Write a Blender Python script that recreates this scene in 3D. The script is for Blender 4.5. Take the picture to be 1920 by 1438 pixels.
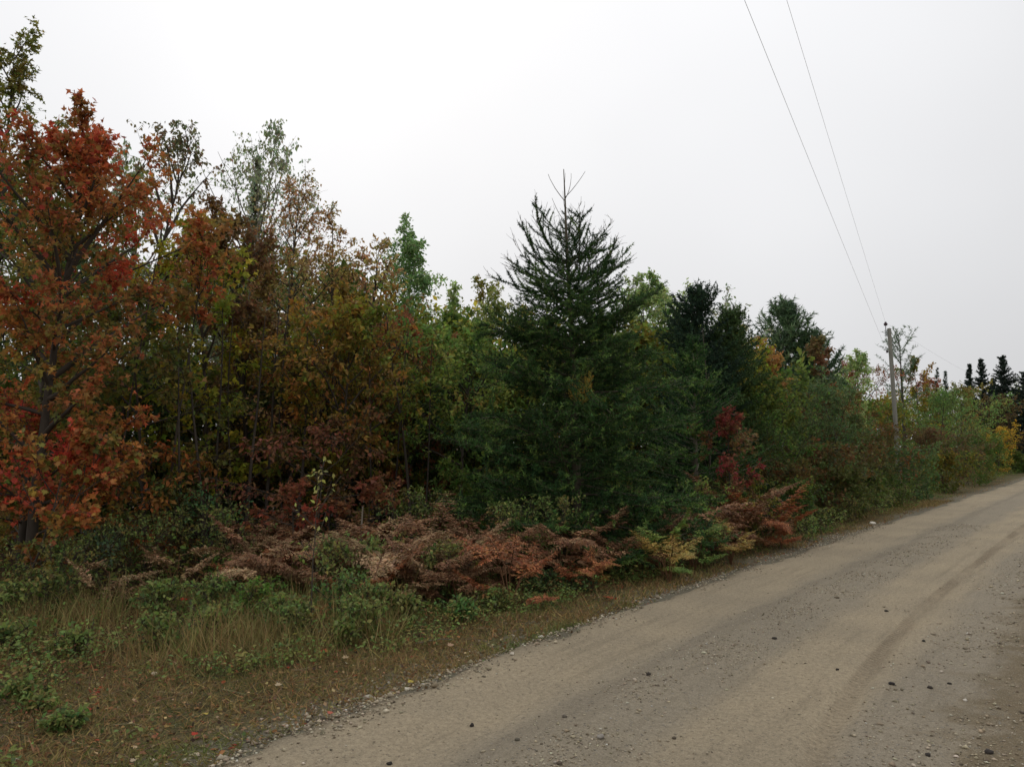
import bpy, math, random
import numpy as np
from math import radians, sin, cos, pi

# ------------------------------------------------------------------ camera, sky, sun, exposure
sc = bpy.context.scene
for o in list(bpy.data.objects):
    bpy.data.objects.remove(o)
EYE, FPX, PITCH = 1.6, 1507.0, math.atan(116 / 1507)
cam = bpy.data.cameras.new('camera')
cam.lens, cam.sensor_width, cam.clip_start, cam.clip_end = 36 * FPX / 1920, 36, 0.05, 3000
cam_ob = bpy.data.objects.new('camera', cam)
sc.collection.objects.link(cam_ob)
cam_ob.location = (0, 0, EYE)
cam_ob.rotation_euler = (pi / 2 + PITCH, 0, 0)
sc.camera = cam_ob
SUN_AZ, SUN_EL = radians(-10), radians(34)
sun_dir = (sin(SUN_AZ) * cos(SUN_EL), cos(SUN_AZ) * cos(SUN_EL), sin(SUN_EL))
world = bpy.data.worlds.new('World')
sc.world = world
world.use_nodes = True
nt = world.node_tree
nt.nodes.clear()


def N(tree, kind, **kw):
    n = tree.nodes.new(kind)
    for k, v in kw.items():
        if k.startswith('i_'):
            n.inputs[k[2:].replace('_', ' ')].default_value = v
        else:
            setattr(n, k, v)
    return n


out = N(nt, 'ShaderNodeOutputWorld')
bg = N(nt, 'ShaderNodeBackground')
bg.inputs['Strength'].default_value = 0.1
sky = N(nt, 'ShaderNodeTexSky', sky_type='NISHITA', sun_disc=False, sun_elevation=SUN_EL,
        sun_rotation=SUN_AZ % (2 * pi), air_density=1.0, dust_density=4.0)
tc = N(nt, 'ShaderNodeTexCoord')
dot = N(nt, 'ShaderNodeVectorMath', operation='DOT_PRODUCT')
dot.inputs[1].default_value = sun_dir
nz = N(nt, 'ShaderNodeTexNoise')
nz.inputs['Scale'].default_value = 2.2
nz.inputs['Detail'].default_value = 3.0
nz.inputs['Roughness'].default_value = 0.45
glow = N(nt, 'ShaderNodeMapRange', interpolation_type='SMOOTHSTEP')
for k_, q_ in zip(('From Min', 'From Max', 'To Min', 'To Max'), (0.60, 1.0, 0.0, 0.17)):
    glow.inputs[k_].default_value = q_
sep = N(nt, 'ShaderNodeSeparateXYZ')
elev_ = N(nt, 'ShaderNodeMath', operation='MAXIMUM'); elev_.inputs[1].default_value = 0.0
lum = N(nt, 'ShaderNodeMath', operation='MULTIPLY_ADD'); lum.inputs[1].default_value = 0.33; lum.inputs[2].default_value = 0.645
lum2 = N(nt, 'ShaderNodeMath', operation='ADD')
cloud = N(nt, 'ShaderNodeMath', operation='MULTIPLY_ADD'); cloud.inputs[1].default_value = 0.20
tone = N(nt, 'ShaderNodeMix', data_type='RGBA', blend_type='MULTIPLY'); tone.inputs['Factor'].default_value = 1.0
tone.inputs[6].default_value = (9.9, 9.95, 10.15, 1)
mix = N(nt, 'ShaderNodeMix', data_type='RGBA'); mix.inputs['Factor'].default_value = 0.98
L = nt.links.new
L(tc.outputs['Generated'], dot.inputs[0]); L(tc.outputs['Generated'], nz.inputs['Vector']); L(tc.outputs['Generated'], sep.inputs[0])
L(dot.outputs['Value'], glow.inputs['Value']); L(sep.outputs['Z'], elev_.inputs[0]); L(elev_.outputs[0], lum.inputs[0])
L(lum.outputs[0], lum2.inputs[0]); L(glow.outputs[0], lum2.inputs[1])
off = N(nt, 'ShaderNodeMath', operation='SUBTRACT'); off.inputs[1].default_value = 0.10
L(lum2.outputs[0], off.inputs[0]); L(nz.outputs['Fac'], cloud.inputs[0]); L(off.outputs[0], cloud.inputs[2])
L(cloud.outputs[0], tone.inputs[7])
L(sky.outputs['Color'], mix.inputs[6]); L(tone.outputs[2], mix.inputs[7])
L(mix.outputs[2], bg.inputs['Color']); L(bg.outputs[0], out.inputs['Surface'])
sun = bpy.data.lights.new('sun', 'SUN')
sun.energy, sun.angle, sun.color = 0.6, radians(35), (1, 0.96, 0.9)
sun_ob = bpy.data.objects.new('sun', sun)
sc.collection.objects.link(sun_ob)
from mathutils import Vector
sun_ob.rotation_euler = Vector(sun_dir).to_track_quat('Z', 'Y').to_euler()
sun_ob.location = (-10, 40, 60)
sc.view_settings.view_transform = 'Standard'
sc.view_settings.look = 'None'
sc.view_settings.exposure = 0.0
sc.view_settings.gamma = 1.0

# ------------------------------------------------------------------ helpers
rng = np.random.default_rng(7)
random.seed(7)
COL = sc.collection


def P(px, py, Y):
    """world point that the photograph shows at (px, py), standing Y metres ahead"""
    u, v = (px - 960) / FPX, (719 - py) / FPX
    t = Y / (cos(PITCH) - v * sin(PITCH))
    return np.array([u * t, Y, EYE + t * (sin(PITCH) + v * cos(PITCH))])


def lin(rgb):
    c = np.asarray(rgb, float) / 255
    return np.where(c <= 0.04045, c / 12.92, ((c + 0.055) / 1.055) ** 2.4)


def norm(a):
    return a / np.maximum(np.linalg.norm(a, axis=-1, keepdims=True), 1e-9)


def fold(a):
    a = np.asarray(a, dtype=np.int64)
    return a


def hash2(ix, iy, seed):
    h = (ix.astype(np.int64) * 374761393 + iy.astype(np.int64) * 668265263 + seed * 1442695041) & 0xffffffff
    h = ((h ^ (h >> 13)) * 1274126177) & 0xffffffff
    return ((h ^ (h >> 16)) & 0xffff) / 65535.0


def vnoise(x, y, seed=0):
    ix, iy = np.floor(x).astype(np.int64), np.floor(y).astype(np.int64)
    fx, fy = x - ix, y - iy
    fx, fy = fx * fx * (3 - 2 * fx), fy * fy * (3 - 2 * fy)
    a, b = hash2(ix, iy, seed), hash2(ix + 1, iy, seed)
    c, d = hash2(ix, iy + 1, seed), hash2(ix + 1, iy + 1, seed)
    return (a * (1 - fx) + b * fx) * (1 - fy) + (c * (1 - fx) + d * fx) * fy


def fbm(x, y, seed=0, octs=4):
    r, amp = 0, 0.5
    for k in range(octs):
        r = r + amp * vnoise(x * 2 ** k, y * 2 ** k, seed + k * 17)
        amp *= 0.5
    return r


class MB:
    """collects vertices, faces, colours and material numbers, then links ONE mesh"""

    def __init__(self):
        self.v, self.c, self.f, self.n = [], [], [], 0

    def add(self, v, f, col, mat=0):
        v = np.asarray(v, float).reshape(-1, 3)
        f = np.asarray(f, np.int64)
        if not len(f):
            return
        c = np.empty((len(v), 4)); c[:, 3] = 1
        c[:, :3] = col
        self.f.append((f + self.n, mat)); self.v.append(v); self.c.append(c); self.n += len(v)

    def mesh(self, name, mats, smooth=False):
        me = bpy.data.meshes.new(name)
        v = np.concatenate(self.v); c = np.concatenate(self.c)
        nf = sum(len(f) for f, _ in self.f)
        nl = sum(f.size for f, _ in self.f)
        me.vertices.add(len(v)); me.loops.add(nl); me.polygons.add(nf)
        me.vertices.foreach_set('co', v.astype(np.float32).ravel())
        me.loops.foreach_set('vertex_index', np.concatenate([f.ravel() for f, _ in self.f]).astype(np.int32))
        tot = np.concatenate([np.full(len(f), f.shape[1]) for f, _ in self.f])
        start = np.concatenate([[0], np.cumsum(tot)[:-1]])
        me.polygons.foreach_set('loop_start', start.astype(np.int32))
        for m in mats:
            me.materials.append(m)
        me.polygons.foreach_set('material_index',
                                np.concatenate([np.full(len(f), m) for f, m in self.f]).astype(np.int32))
        me.update(calc_edges=True)
        a = me.attributes.new('tint', 'FLOAT_COLOR', 'POINT')
        a.data.foreach_set('color', c.astype(np.float32).ravel())
        if smooth:
            me.polygons.foreach_set('use_smooth', np.ones(nf, bool))
        me.validate()
        return me


def link(name, data, parent=None, loc=None):
    o = bpy.data.objects.new(name, data)
    COL.objects.link(o)
    if parent is not None:
        o.parent = parent
    if loc is not None:
        o.location = [float(q) for q in loc]
    return o


def tag(o, label=None, cat=None, group=None, kind=None):
    if label: o['label'] = label
    if cat: o['category'] = cat
    if group: o['group'] = group
    if kind: o['kind'] = kind
    return o


def tubes(pl, r0, r1, sides=4, power=1.0):
    """pl (n,k,3) polylines with start and end radii -> verts, quads"""
    pl = np.asarray(pl, float)
    n, k, _ = pl.shape
    r0, r1 = np.broadcast_to(r0, n), np.broadcast_to(r1, n)
    t = norm(np.gradient(pl, axis=1))
    ref = np.where(np.abs(t[:, :1, 2:3]) > 0.8, [[[1.0, 0, 0]]], [[[0, 0, 1.0]]])
    s = norm(np.cross(t, np.broadcast_to(ref, t.shape)))
    b = np.cross(t, s)
    w = np.linspace(0, 1, k)[None, :] ** power
    r = (r0[:, None] * (1 - w) + r1[:, None] * w)[:, :, None, None]
    a = np.arange(sides) / sides * 2 * pi
    v = pl[:, :, None, :] + r * (np.cos(a)[None, None, :, None] * s[:, :, None, :] + np.sin(a)[None, None, :, None] * b[:, :, None, :])
    idx = np.arange(n * k * sides).reshape(n, k, sides)
    i0, i1 = idx[:, :-1], idx[:, 1:]
    f = np.stack([i0, np.roll(i0, -1, 2), np.roll(i1, -1, 2), i1], -1).reshape(-1, 4)
    return v.reshape(-1, 3), f


OVAL = (np.array([[0, 0, 0], [-.28, .45, .07], [0, 1, -.08], [.28, .45, .07]]), np.array([[0, 2, 1], [0, 3, 2]]))
OVAL2 = (np.array([[0, 0, 0], [-.27, .32, .06], [-.22, .68, .04], [0, 1, -.14], [.22, .68, .04], [.27, .32, .06]]),
         np.array([[0, 3, 2], [0, 2, 1], [0, 5, 4], [0, 4, 3]]))
NARROW = (np.array([[0, 0, 0], [-.15, .4, .04], [0, 1, -.12], [.15, .4, .04]]), np.array([[0, 2, 1], [0, 3, 2]]))
_m = np.array([[0, 0, 0], [-.30, .02, 0], [-.24, .18, 0], [-.56, .42, 0], [-.30, .48, 0], [-.36, .72, 0], [-.14, .66, 0], [0, 1.0, 0],
               [.14, .66, 0], [.36, .72, 0], [.30, .48, 0], [.56, .42, 0], [.24, .18, 0], [.30, .02, 0], [0, .36, 0]])
_m[:, 2] = 0.22 * np.abs(_m[:, 0]) - 0.12 * _m[:, 1] ** 2
MAPLE = (_m, np.array([[14, (k + 1) % 14, k] for k in range(14)]))
MAPLE_FAR = (np.array([[0, 0, 0], [-.56, .42, .1], [-.2, .48, .02], [0, 1, -.12], [.2, .48, .02], [.56, .42, .1]]), np.array([[0, 2, 1], [0, 3, 2], [0, 4, 3], [0, 5, 4]]))
NEEDLE = (np.array([[-.06, 0, 0], [.06, 0, 0], [0, 1, 0]]), np.array([[0, 1, 2]]))
BLADE = (np.array([[-.5, 0, 0], [.5, 0, 0], [.3, .55, .06], [-.3, .55, .06], [0, 1, .3]]), np.array([[0, 1, 2], [0, 2, 3], [3, 2, 4]]))


def place(tpl, pos, axis, nrm, size, width=1.0):
    tv, tf = tpl
    n = len(pos)
    y = norm(axis)
    z = norm(nrm - (nrm * y).sum(-1, keepdims=True) * y)
    x = np.cross(y, z)
    size = np.broadcast_to(size, n)
    width = np.broadcast_to(width, n)
    v = (tv[None, :, 0, None] * (x * width[:, None])[:, None, :] + tv[None, :, 1, None] * y[:, None, :] + tv[None, :, 2, None] * z[:, None, :])
    v = pos[:, None, :] + v * size[:, None, None]
    f = (tf[None] + (np.arange(n) * len(tv))[:, None, None]).reshape(-1, tf.shape[1])
    return v.reshape(-1, 3), f


def jitter(base, r, amt=0.22, hue=0.10):
    """per-leaf tint variation"""
    n = len(base)
    return np.clip(base * 1.42 * (1 + r.normal(0, amt, (n, 1))) * (1 + r.normal(0, hue, (n, 3))), 0.004, 0.85)


def rep(c, k):
    return np.repeat(c, k, axis=0)


# ------------------------------------------------------------------ materials
def leaf_material(name, transl=0.45, rough=0.55, spec=0.14):
    m = bpy.data.materials.new(name); m.use_nodes = True
    t = m.node_tree; t.nodes.clear()
    o = N(t, 'ShaderNodeOutputMaterial'); at = N(t, 'ShaderNodeAttribute', attribute_name='tint')
    nzz = N(t, 'ShaderNodeTexNoise'); nzz.inputs['Scale'].default_value = 40
    hs = N(t, 'ShaderNodeHueSaturation'); mr = N(t, 'ShaderNodeMapRange')
    mr.inputs['To Min'].default_value, mr.inputs['To Max'].default_value = 0.75, 1.25
    t.links.new(nzz.outputs['Fac'], mr.inputs['Value']); t.links.new(mr.outputs[0], hs.inputs['Value'])
    t.links.new(at.outputs['Color'], hs.inputs['Color'])
    p = N(t, 'ShaderNodeBsdfPrincipled'); p.inputs['Roughness'].default_value = rough
    p.inputs['Specular IOR Level'].default_value = spec
    tr = N(t, 'ShaderNodeBsdfTranslucent'); mx = N(t, 'ShaderNodeMixShader'); mx.inputs[0].default_value = transl
    t.links.new(hs.outputs[0], p.inputs['Base Color']); t.links.new(hs.outputs[0], tr.inputs['Color'])
    t.links.new(p.outputs[0], mx.inputs[1]); t.links.new(tr.outputs[0], mx.inputs[2])
    t.links.new(mx.outputs[0], o.inputs['Surface'])
    return m


def solid_material(name, c1, c2, scale=8, rough=0.85, stretch=(1, 1, 1), bump=0.3, tint=False):
    m = bpy.data.materials.new(name); m.use_nodes = True
    t = m.node_tree; p = t.nodes['Principled BSDF']
    p.inputs['Roughness'].default_value = rough; p.inputs['Specular IOR Level'].default_value = 0.25
    co = N(t, 'ShaderNodeTexCoord'); mp = N(t, 'ShaderNodeMapping'); mp.inputs['Scale'].default_value = stretch
    nzz = N(t, 'ShaderNodeTexNoise'); nzz.inputs['Scale'].default_value = scale; nzz.inputs['Detail'].default_value = 6
    mx = N(t, 'ShaderNodeMix', data_type='RGBA')
    mx.inputs[6].default_value = (*lin(c1), 1); mx.inputs[7].default_value = (*lin(c2), 1)
    t.links.new(co.outputs['Object'], mp.inputs[0]); t.links.new(mp.outputs[0], nzz.inputs['Vector'])
    t.links.new(nzz.outputs['Fac'], mx.inputs[0])
    last = mx.outputs[2]
    if tint:
        at = N(t, 'ShaderNodeAttribute', attribute_name='tint')
        m2 = N(t, 'ShaderNodeMix', data_type='RGBA', blend_type='MULTIPLY'); m2.inputs[0].default_value = 1
        t.links.new(last, m2.inputs[6]); t.links.new(at.outputs['Color'], m2.inputs[7]); last = m2.outputs[2]
    t.links.new(last, p.inputs['Base Color'])
    b = N(t, 'ShaderNodeBump'); b.inputs['Strength'].default_value = bump; b.inputs['Distance'].default_value = 0.02
    t.links.new(nzz.outputs['Fac'], b.inputs['Height']); t.links.new(b.outputs[0], p.inputs['Normal'])
    return m


M_LEAF = leaf_material('autumn_leaf')
M_NEEDLE = leaf_material('conifer_needle', 0.2, 0.6, 0.08)
M_GRASS = leaf_material('grass_blade', 0.25, 0.7, 0.2)
M_FERN = leaf_material('fern_frond', 0.16, 0.65, 0.25)
M_BARK = solid_material('bark', (52, 46, 40), (88, 80, 70), 14, 0.9, (1, 1, .25), 0.6)
M_PALE = solid_material('pale_bark', (96, 88, 76), (142, 134, 120), 18, 0.85, (1, 1, .4), 0.4)
M_LARCHWOOD = solid_material('larch_bark', (68, 62, 50), (108, 100, 84), 20, 0.9, (1, 1, .4), 0.4)
M_POLE = solid_material('weathered_pole_wood', (106, 104, 96), (158, 155, 144), 9, 0.85, (6, 6, .35), 0.4)
M_METAL = solid_material('dull_metal', (70, 70, 74), (96, 96, 100), 10, 0.5)
M_PORC = solid_material('brown_porcelain', (62, 46, 52), (80, 60, 64), 6, 0.35)
M_WIRE = solid_material('aluminium_wire', (170, 172, 176), (196, 198, 200), 5, 0.5)
M_STONE = solid_material('stone', (150, 146, 138), (255, 250, 240), 30, 0.85, (1, 1, 1), 0.4, tint=True)

# ------------------------------------------------------------------ ground and road (road frame: n right of the camera, s along the road)
HEAD = radians(37.5)
SH, CH = sin(HEAD), cos(HEAD)


def ns_to_xy(n, s):
    return n * CH + s * SH, -n * SH + s * CH


def xy_to_ns(x, y):
    return x * CH - y * SH, x * SH + y * CH


def bend(s):
    """the road swings a little to the right beside the camera"""
    return 0.42 * np.exp(-np.maximum(np.asarray(s, float) - 2.0, 0) / 3.0)


ROAD_L, ROAD_R = -4.1, -1.05


def ground_z(x, y):
    x = np.asarray(x, float); y = np.asarray(y, float)
    n, s = xy_to_ns(x, y)
    w = n - bend(s)
    verge = np.clip((ROAD_L - w) / 1.0, 0, 1)
    rv = np.clip((w - .6) / 0.8, 0, 1)
    far = np.clip((ROAD_L - 4 - w) / 12, 0, 1)
    z = -0.03 + verge * (-0.05 + 0.10 * (fbm(x * 1.3, y * 1.3, 5) - .45)) + rv * (0.03 + 0.05 * (fbm(x * 2, y * 2, 8) - .4))
    z = z + far * 0.25 * (fbm(x * .25, y * .25, 3) - .3)
    return z + verge * 0.02 * (fbm(x * 7, y * 7, 9, 3) - .45)


def road_z(n_w, s):
    z = 0.0 + 0.030 * (fbm(n_w * 1.5, s * .5, 21) - .45) + 0.006 * (fbm(n_w * 6, s * 6, 22, 3) - .45)
    z = z + 0.022 * np.exp(-((n_w + 2.72) / .28) ** 2) * (0.6 + .8 * vnoise(n_w * 6, s * 3, 23))
    z = z - 0.028 * np.exp(-((n_w - .42 * np.exp(-.55 * np.maximum(s - 3, -2)) + 1.74) / .07) ** 2)
    z = z + 0.015 * np.exp(-((n_w - .42 * np.exp(-.55 * np.maximum(s - 3, -2)) + 1.88) / .07) ** 2) + 0.012 * np.exp(-((n_w - .42 * np.exp(-.55 * np.maximum(s - 3, -2)) + 1.58) / .08) ** 2)
    z = z - 0.018 * np.exp(-((n_w + 3.4) / .30) ** 2)
    rv = np.clip((n_w - ROAD_R) / .8, 0, 1)
    z = z + rv * (.03 + .05 * (fbm(n_w * 2.5, s * 2.5, 8) - .4))
    return z


def grid(n, s, zf, name, mat, uvshift):
    nn, ss = np.meshgrid(n, s)
    v = zf(nn, ss)
    h, w = nn.shape
    idx = np.arange(h * w).reshape(h, w)
    f = np.stack([idx[:-1, :-1], idx[:-1, 1:], idx[1:, 1:], idx[1:, :-1]], -1).reshape(-1, 4)
    b = MB(); b.add(v.reshape(-1, 3), f, (1, 1, 1))
    me = b.mesh(name, [mat], True)
    at = me.attributes.new('road_ns', 'FLOAT_VECTOR', 'POINT')
    a = np.stack([nn - (uvshift * bend(ss)), ss, 0 * nn], -1).astype(np.float32)
    at.data.foreach_set('vector', a.ravel())
    return link(name, me)


def road_like(name):
    m = bpy.data.materials.new(name); m.use_nodes = True
    return m, m.node_tree, m.node_tree.nodes['Principled BSDF']


def mixc(t, fac, a, b, blend='MIX'):
    mx = N(t, 'ShaderNodeMix', data_type='RGBA', blend_type=blend)
    for sock, val in ((0, fac), (6, a), (7, b)):
        if hasattr(val, 'links'):
            t.links.new(val, mx.inputs[sock])
        else:
            mx.inputs[sock].default_value = val if sock == 0 else (*lin(val), 1)
    return mx.outputs[2]


def noise(t, vec, scale, detail=4, rough=.55, dist=0):
    n = N(t, 'ShaderNodeTexNoise')
    n.inputs['Scale'].default_value, n.inputs['Detail'].default_value = scale, detail
    n.inputs['Roughness'].default_value, n.inputs['Distortion'].default_value = rough, dist
    t.links.new(vec, n.inputs['Vector'])
    return n.outputs['Fac']


def maprange(t, val, a, b, c=0, d=1, smooth=True):
    m = N(t, 'ShaderNodeMapRange')
    if smooth: m.interpolation_type = 'SMOOTHSTEP'
    for k, q in zip(('From Min', 'From Max', 'To Min', 'To Max'), (a, b, c, d)):
        m.inputs[k].default_value = q
    t.links.new(val, m.inputs['Value'])
    return m.outputs[0]


def math_(t, op, a, b=0.0, c=None):
    m = N(t, 'ShaderNodeMath', operation=op)
    for k, q in enumerate((a, b) if c is None else (a, b, c)):
        if hasattr(q, 'links'): t.links.new(q, m.inputs[k])
        else: m.inputs[k].default_value = q
    return m.outputs[0]


# road surface: pale sand lane, grey gravel crown, damp narrow rut
M_ROAD, t, p = road_like('gravel_road')
at = N(t, 'ShaderNodeAttribute', attribute_name='road_ns'); vec = at.outputs['Vector']
sx = N(t, 'ShaderNodeSeparateXYZ'); t.links.new(vec, sx.inputs[0])
mp = N(t, 'ShaderNodeMapping'); mp.inputs['Scale'].default_value = (1, .22, 1); t.links.new(vec, mp.inputs[0])
streak = noise(t, mp.outputs[0], 3.0, 6, .6)
nw = math_(t, 'MULTIPLY_ADD', math_(t, 'SUBTRACT', streak, .5), .55, sx.outputs[0])
big = noise(t, vec, .9, 4)
fine = noise(t, vec, 26, 6, .7)
c = mixc(t, maprange(t, big, .35, .65), (176, 160, 133), (163, 149, 125))
grey1 = math_(t, 'MULTIPLY', maprange(t, nw, -3.35, -2.95), maprange(t, nw, -2.45, -2.15, 1, 0))
grey2 = math_(t, 'MULTIPLY', maprange(t, nw, -1.62, -1.3), 1.0)
c = mixc(t, math_(t, 'MULTIPLY', grey1, .65), c, (140, 132, 117))
c = mixc(t, math_(t, 'MULTIPLY', grey2, .65), c, (142, 134, 120))
swing = math_(t, 'MULTIPLY', math_(t, 'EXPONENT', math_(t, 'MULTIPLY', math_(t, 'SUBTRACT', sx.outputs[1], 3.0), -.55)), -.42)
rx = math_(t, 'ADD', sx.outputs[0], swing)
rw = math_(t, 'MULTIPLY_ADD', math_(t, 'SUBTRACT', streak, .5), .07, rx)
rut = math_(t, 'MULTIPLY', maprange(t, rw, -1.82, -1.79), maprange(t, rw, -1.73, -1.64, 1, 0))
rut = math_(t, 'MULTIPLY', rut, maprange(t, noise(t, mp.outputs[0], 2.2, 5, .65), .34, .62, .25, 1))
c = mixc(t, math_(t, 'MULTIPLY', rut, math_(t, 'MULTIPLY', maprange(t, sx.outputs[1], 4.5, 7.5, .45, 1), .6)), c, (110, 93, 73))
rut2 = math_(t, 'MULTIPLY', maprange(t, nw, -3.1, -2.98), maprange(t, nw, -2.92, -2.8, 1, 0))
c = mixc(t, math_(t, 'MULTIPLY', rut2, .25), c, (108, 98, 84))
edge = maprange(t, nw, -4.2, -3.85, 1, 0)
c = mixc(t, math_(t, 'MULTIPLY', edge, .7), c, (112, 104, 88))
berm = maprange(t, math_(t, 'MULTIPLY_ADD', math_(t, 'SUBTRACT', noise(t, vec, 3.5, 5), .5), 1.1, sx.outputs[0]), -1.15, -.75)
c = mixc(t, math_(t, 'MULTIPLY', berm, .8), c, mixc(t, noise(t, vec, 9, 5), (96, 86, 60), (124, 104, 78)))
c = mixc(t, maprange(t, fine, .3, .7, 0, .5), c, (108, 98, 80))
mp2 = N(t, 'ShaderNodeMapping'); mp2.inputs['Scale'].default_value = (1, .07, 1); t.links.new(vec, mp2.inputs[0])
c = mixc(t, maprange(t, noise(t, mp2.outputs[0], 9, 5, .6), .5, .72, 0, .35), c, (112, 102, 84))
c = mixc(t, maprange(t, noise(t, vec, 5, 6, .7), .52, .75, 0, .4), c, (160, 148, 124))
grit = noise(t, vec, 80, 4, .85)
c = mixc(t, maprange(t, grit, .55, .66, 0, .75), c, (82, 75, 63))
c = mixc(t, maprange(t, grit, .34, .45, .7, 0), c, (192, 182, 160))
vor = N(t, 'ShaderNodeTexVoronoi'); vor.inputs['Scale'].default_value = 34; t.links.new(vec, vor.inputs['Vector'])
peb = maprange(t, vor.outputs['Distance'], .12, .30, 1, 0)
sel = maprange(t, noise(t, vec, 34, 0), .46, .56)
pc = mixc(t, vor.outputs['Color'], (74, 70, 64), (182, 176, 164))
c = mixc(t, math_(t, 'MULTIPLY', math_(t, 'MULTIPLY', peb, sel), math_(t, 'ADD', math_(t, 'MULTIPLY', math_(t, 'MAXIMUM', grey1, grey2), .55), .3)), c, pc)
t.links.new(c, p.inputs['Base Color'])
p.inputs['Roughness'].default_value = .95; p.inputs['Specular IOR Level'].default_value = .15
tread = math_(t, 'MULTIPLY', math_(t, 'MULTIPLY', math_(t, 'SINE', math_(t, 'MULTIPLY_ADD', fine, 2.5, math_(t, 'MULTIPLY', sx.outputs[1], 95.0))), rut), .35)
hgt = math_(t, 'ADD', math_(t, 'ADD', math_(t, 'MULTIPLY', fine, .7), math_(t, 'ADD', tread, math_(t, 'MULTIPLY', grit, .5))), math_(t, 'MULTIPLY', math_(t, 'MULTIPLY', peb, sel), .7))
b = N(t, 'ShaderNodeBump'); b.inputs['Strength'].default_value = .9; b.inputs['Distance'].default_value = .02
t.links.new(hgt, b.inputs['Height']); t.links.new(b.outputs[0], p.inputs['Normal'])

# ground: mossy litter on the verge, dark leaf mould in the woods
M_GROUND, t, p = road_like('verge_and_forest_floor')
at = N(t, 'ShaderNodeAttribute', attribute_name='road_ns'); vec = at.outputs['Vector']
sx = N(t, 'ShaderNodeSeparateXYZ'); t.links.new(vec, sx.inputs[0])
big = noise(t, vec, 1.6, 5); mid = noise(t, vec, 7, 5); fine = noise(t, vec, 45, 5, .7)
c = mixc(t, maprange(t, big, .35, .65), (108, 98, 64), (88, 88, 52))
c = mixc(t, maprange(t, mid, .45, .7, 0, .7), c, (108, 84, 58))
c = mixc(t, maprange(t, noise(t, vec, 13, 6, .65), .5, .66, 0, .8), c, (66, 55, 40))
c = mixc(t, maprange(t, noise(t, vec, 19, 6, .7), .54, .70, 0, .7), c, (142, 124, 92))
c = mixc(t, maprange(t, noise(t, vec, 4.3, 5, .6), .52, .66, 0, .6), c, (76, 84, 48))
c = mixc(t, maprange(t, fine, .42, .68, 0, .85), c, (52, 44, 32))
nw = math_(t, 'MULTIPLY_ADD', math_(t, 'SUBTRACT', mid, .5), .9, sx.outputs[0])
grav = math_(t, 'MAXIMUM', math_(t, 'MULTIPLY', maprange(t, nw, -4.75, -4.3), maprange(t, nw, -3.5, -3.4, 1, 0)), math_(t, 'MULTIPLY', maprange(t, nw, -1.6, -1.1), maprange(t, nw, .0, 1.4, 1, 0)))
gc = mixc(t, fine, (84, 78, 66), (150, 144, 128))
c = mixc(t, math_(t, 'MULTIPLY', grav, .7), c, gc)
wood = maprange(t, nw, -8.2, -6.4, 1, 0)
c = mixc(t, wood, c, mixc(t, mid, (50, 38, 26), (84, 60, 38)))
t.links.new(c, p.inputs['Base Color']); p.inputs['Roughness'].default_value = .95
p.inputs['Specular IOR Level'].default_value = .15
b = N(t, 'ShaderNodeBump'); b.inputs['Strength'].default_value = .8; b.inputs['Distance'].default_value = .03
t.links.new(fine, b.inputs['Height']); t.links.new(b.outputs[0], p.inputs['Normal'])


def spaced(*segs):
    return np.unique(np.concatenate([np.linspace(a, b, k) for a, b, k in segs]))


gn = spaced((-600, -60, 10), (-60, -14, 16), (-14, -9, 24), (-9, -3.7, 84), (-3.7, .4, 6), (.4, 1.6, 10), (1.6, 12, 12), (12, 500, 10))
gs = spaced((-400, -10, 10), (-10, 0, 12), (0, 12, 150), (12, 40, 60), (40, 120, 24), (120, 900, 14))


def gz(nn, ss):
    x, y = ns_to_xy(nn, ss)
    z = ground_z(x, y)
    return np.stack([x, y, z - 0.02 * ((nn - bend(ss) > ROAD_L + .25) & (nn - bend(ss) < .6))], -1)


tag(grid(gn, gs, gz, 'ground', M_GROUND, 1.0), kind='structure')
rs = spaced((-30, 1, 16), (1, 14, 210), (14, 40, 80), (40, 400, 60))
rt = np.linspace(0, 1, 110)


def rz(tt, ss):
    el = ROAD_L + .16 * (vnoise(ss * 1.7, ss * 0, 31) - .5) + .10 * (vnoise(ss * 6, ss * 0, 32) - .5)
    er = 0.9 + .25 * (vnoise(ss * 1.3, ss * 0 + 5, 33) - .5)
    nw_ = el + (er - el) * tt
    x, y = ns_to_xy(nw_ + bend(ss), ss)
    e = np.minimum(tt, 1 - tt)
    z = road_z(nw_, ss) + 0.010 - 0.055 * np.exp(-e / .012)
    rz.nw = nw_
    return np.stack([x, y, z], -1)


road = grid(rt, rs, rz, 'road', M_ROAD, 0.0)
a = road.data.attributes['road_ns']
a.data.foreach_set('vector', np.stack([rz.nw, np.meshgrid(rt, rs)[1], 0 * rz.nw], -1).astype(np.float32).ravel())
tag(road, kind='structure')


def surf_z(x, y):
    n, s = xy_to_ns(np.asarray(x, float), np.asarray(y, float))
    w = n - bend(s)
    return np.where((w > ROAD_L) & (w < .9), road_z(w, s) + .01, ground_z(x, y))


# ------------------------------------------------------------------ broadleaf trees and shrubs
def curve_from(start, d, length, k, r, wob=0.12, lift=0.0):
    """polylines leaving start along d; lift bends them up (+) or down (-)"""
    n = len(start)
    pts = [start]
    cur = d
    for i in range(k - 1):
        cur = norm(cur + r.normal(0, wob, (n, 3)) + np.array([0, 0, 1.0]) * lift / (k - 1))
        pts.append(pts[-1] + cur * (length / (k - 1))[:, None])
    return np.stack(pts, 1)


def along(pl, u):
    """points and directions at fraction u of each polyline"""
    k = pl.shape[1]
    f = np.clip(u * (k - 1), 0, k - 1.001); i = f.astype(int); w = (f - i)[:, None]
    ar = np.arange(len(pl))
    a, b = pl[ar, i], pl[ar, i + 1]
    return a * (1 - w) + b * w, norm(b - a)


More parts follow.
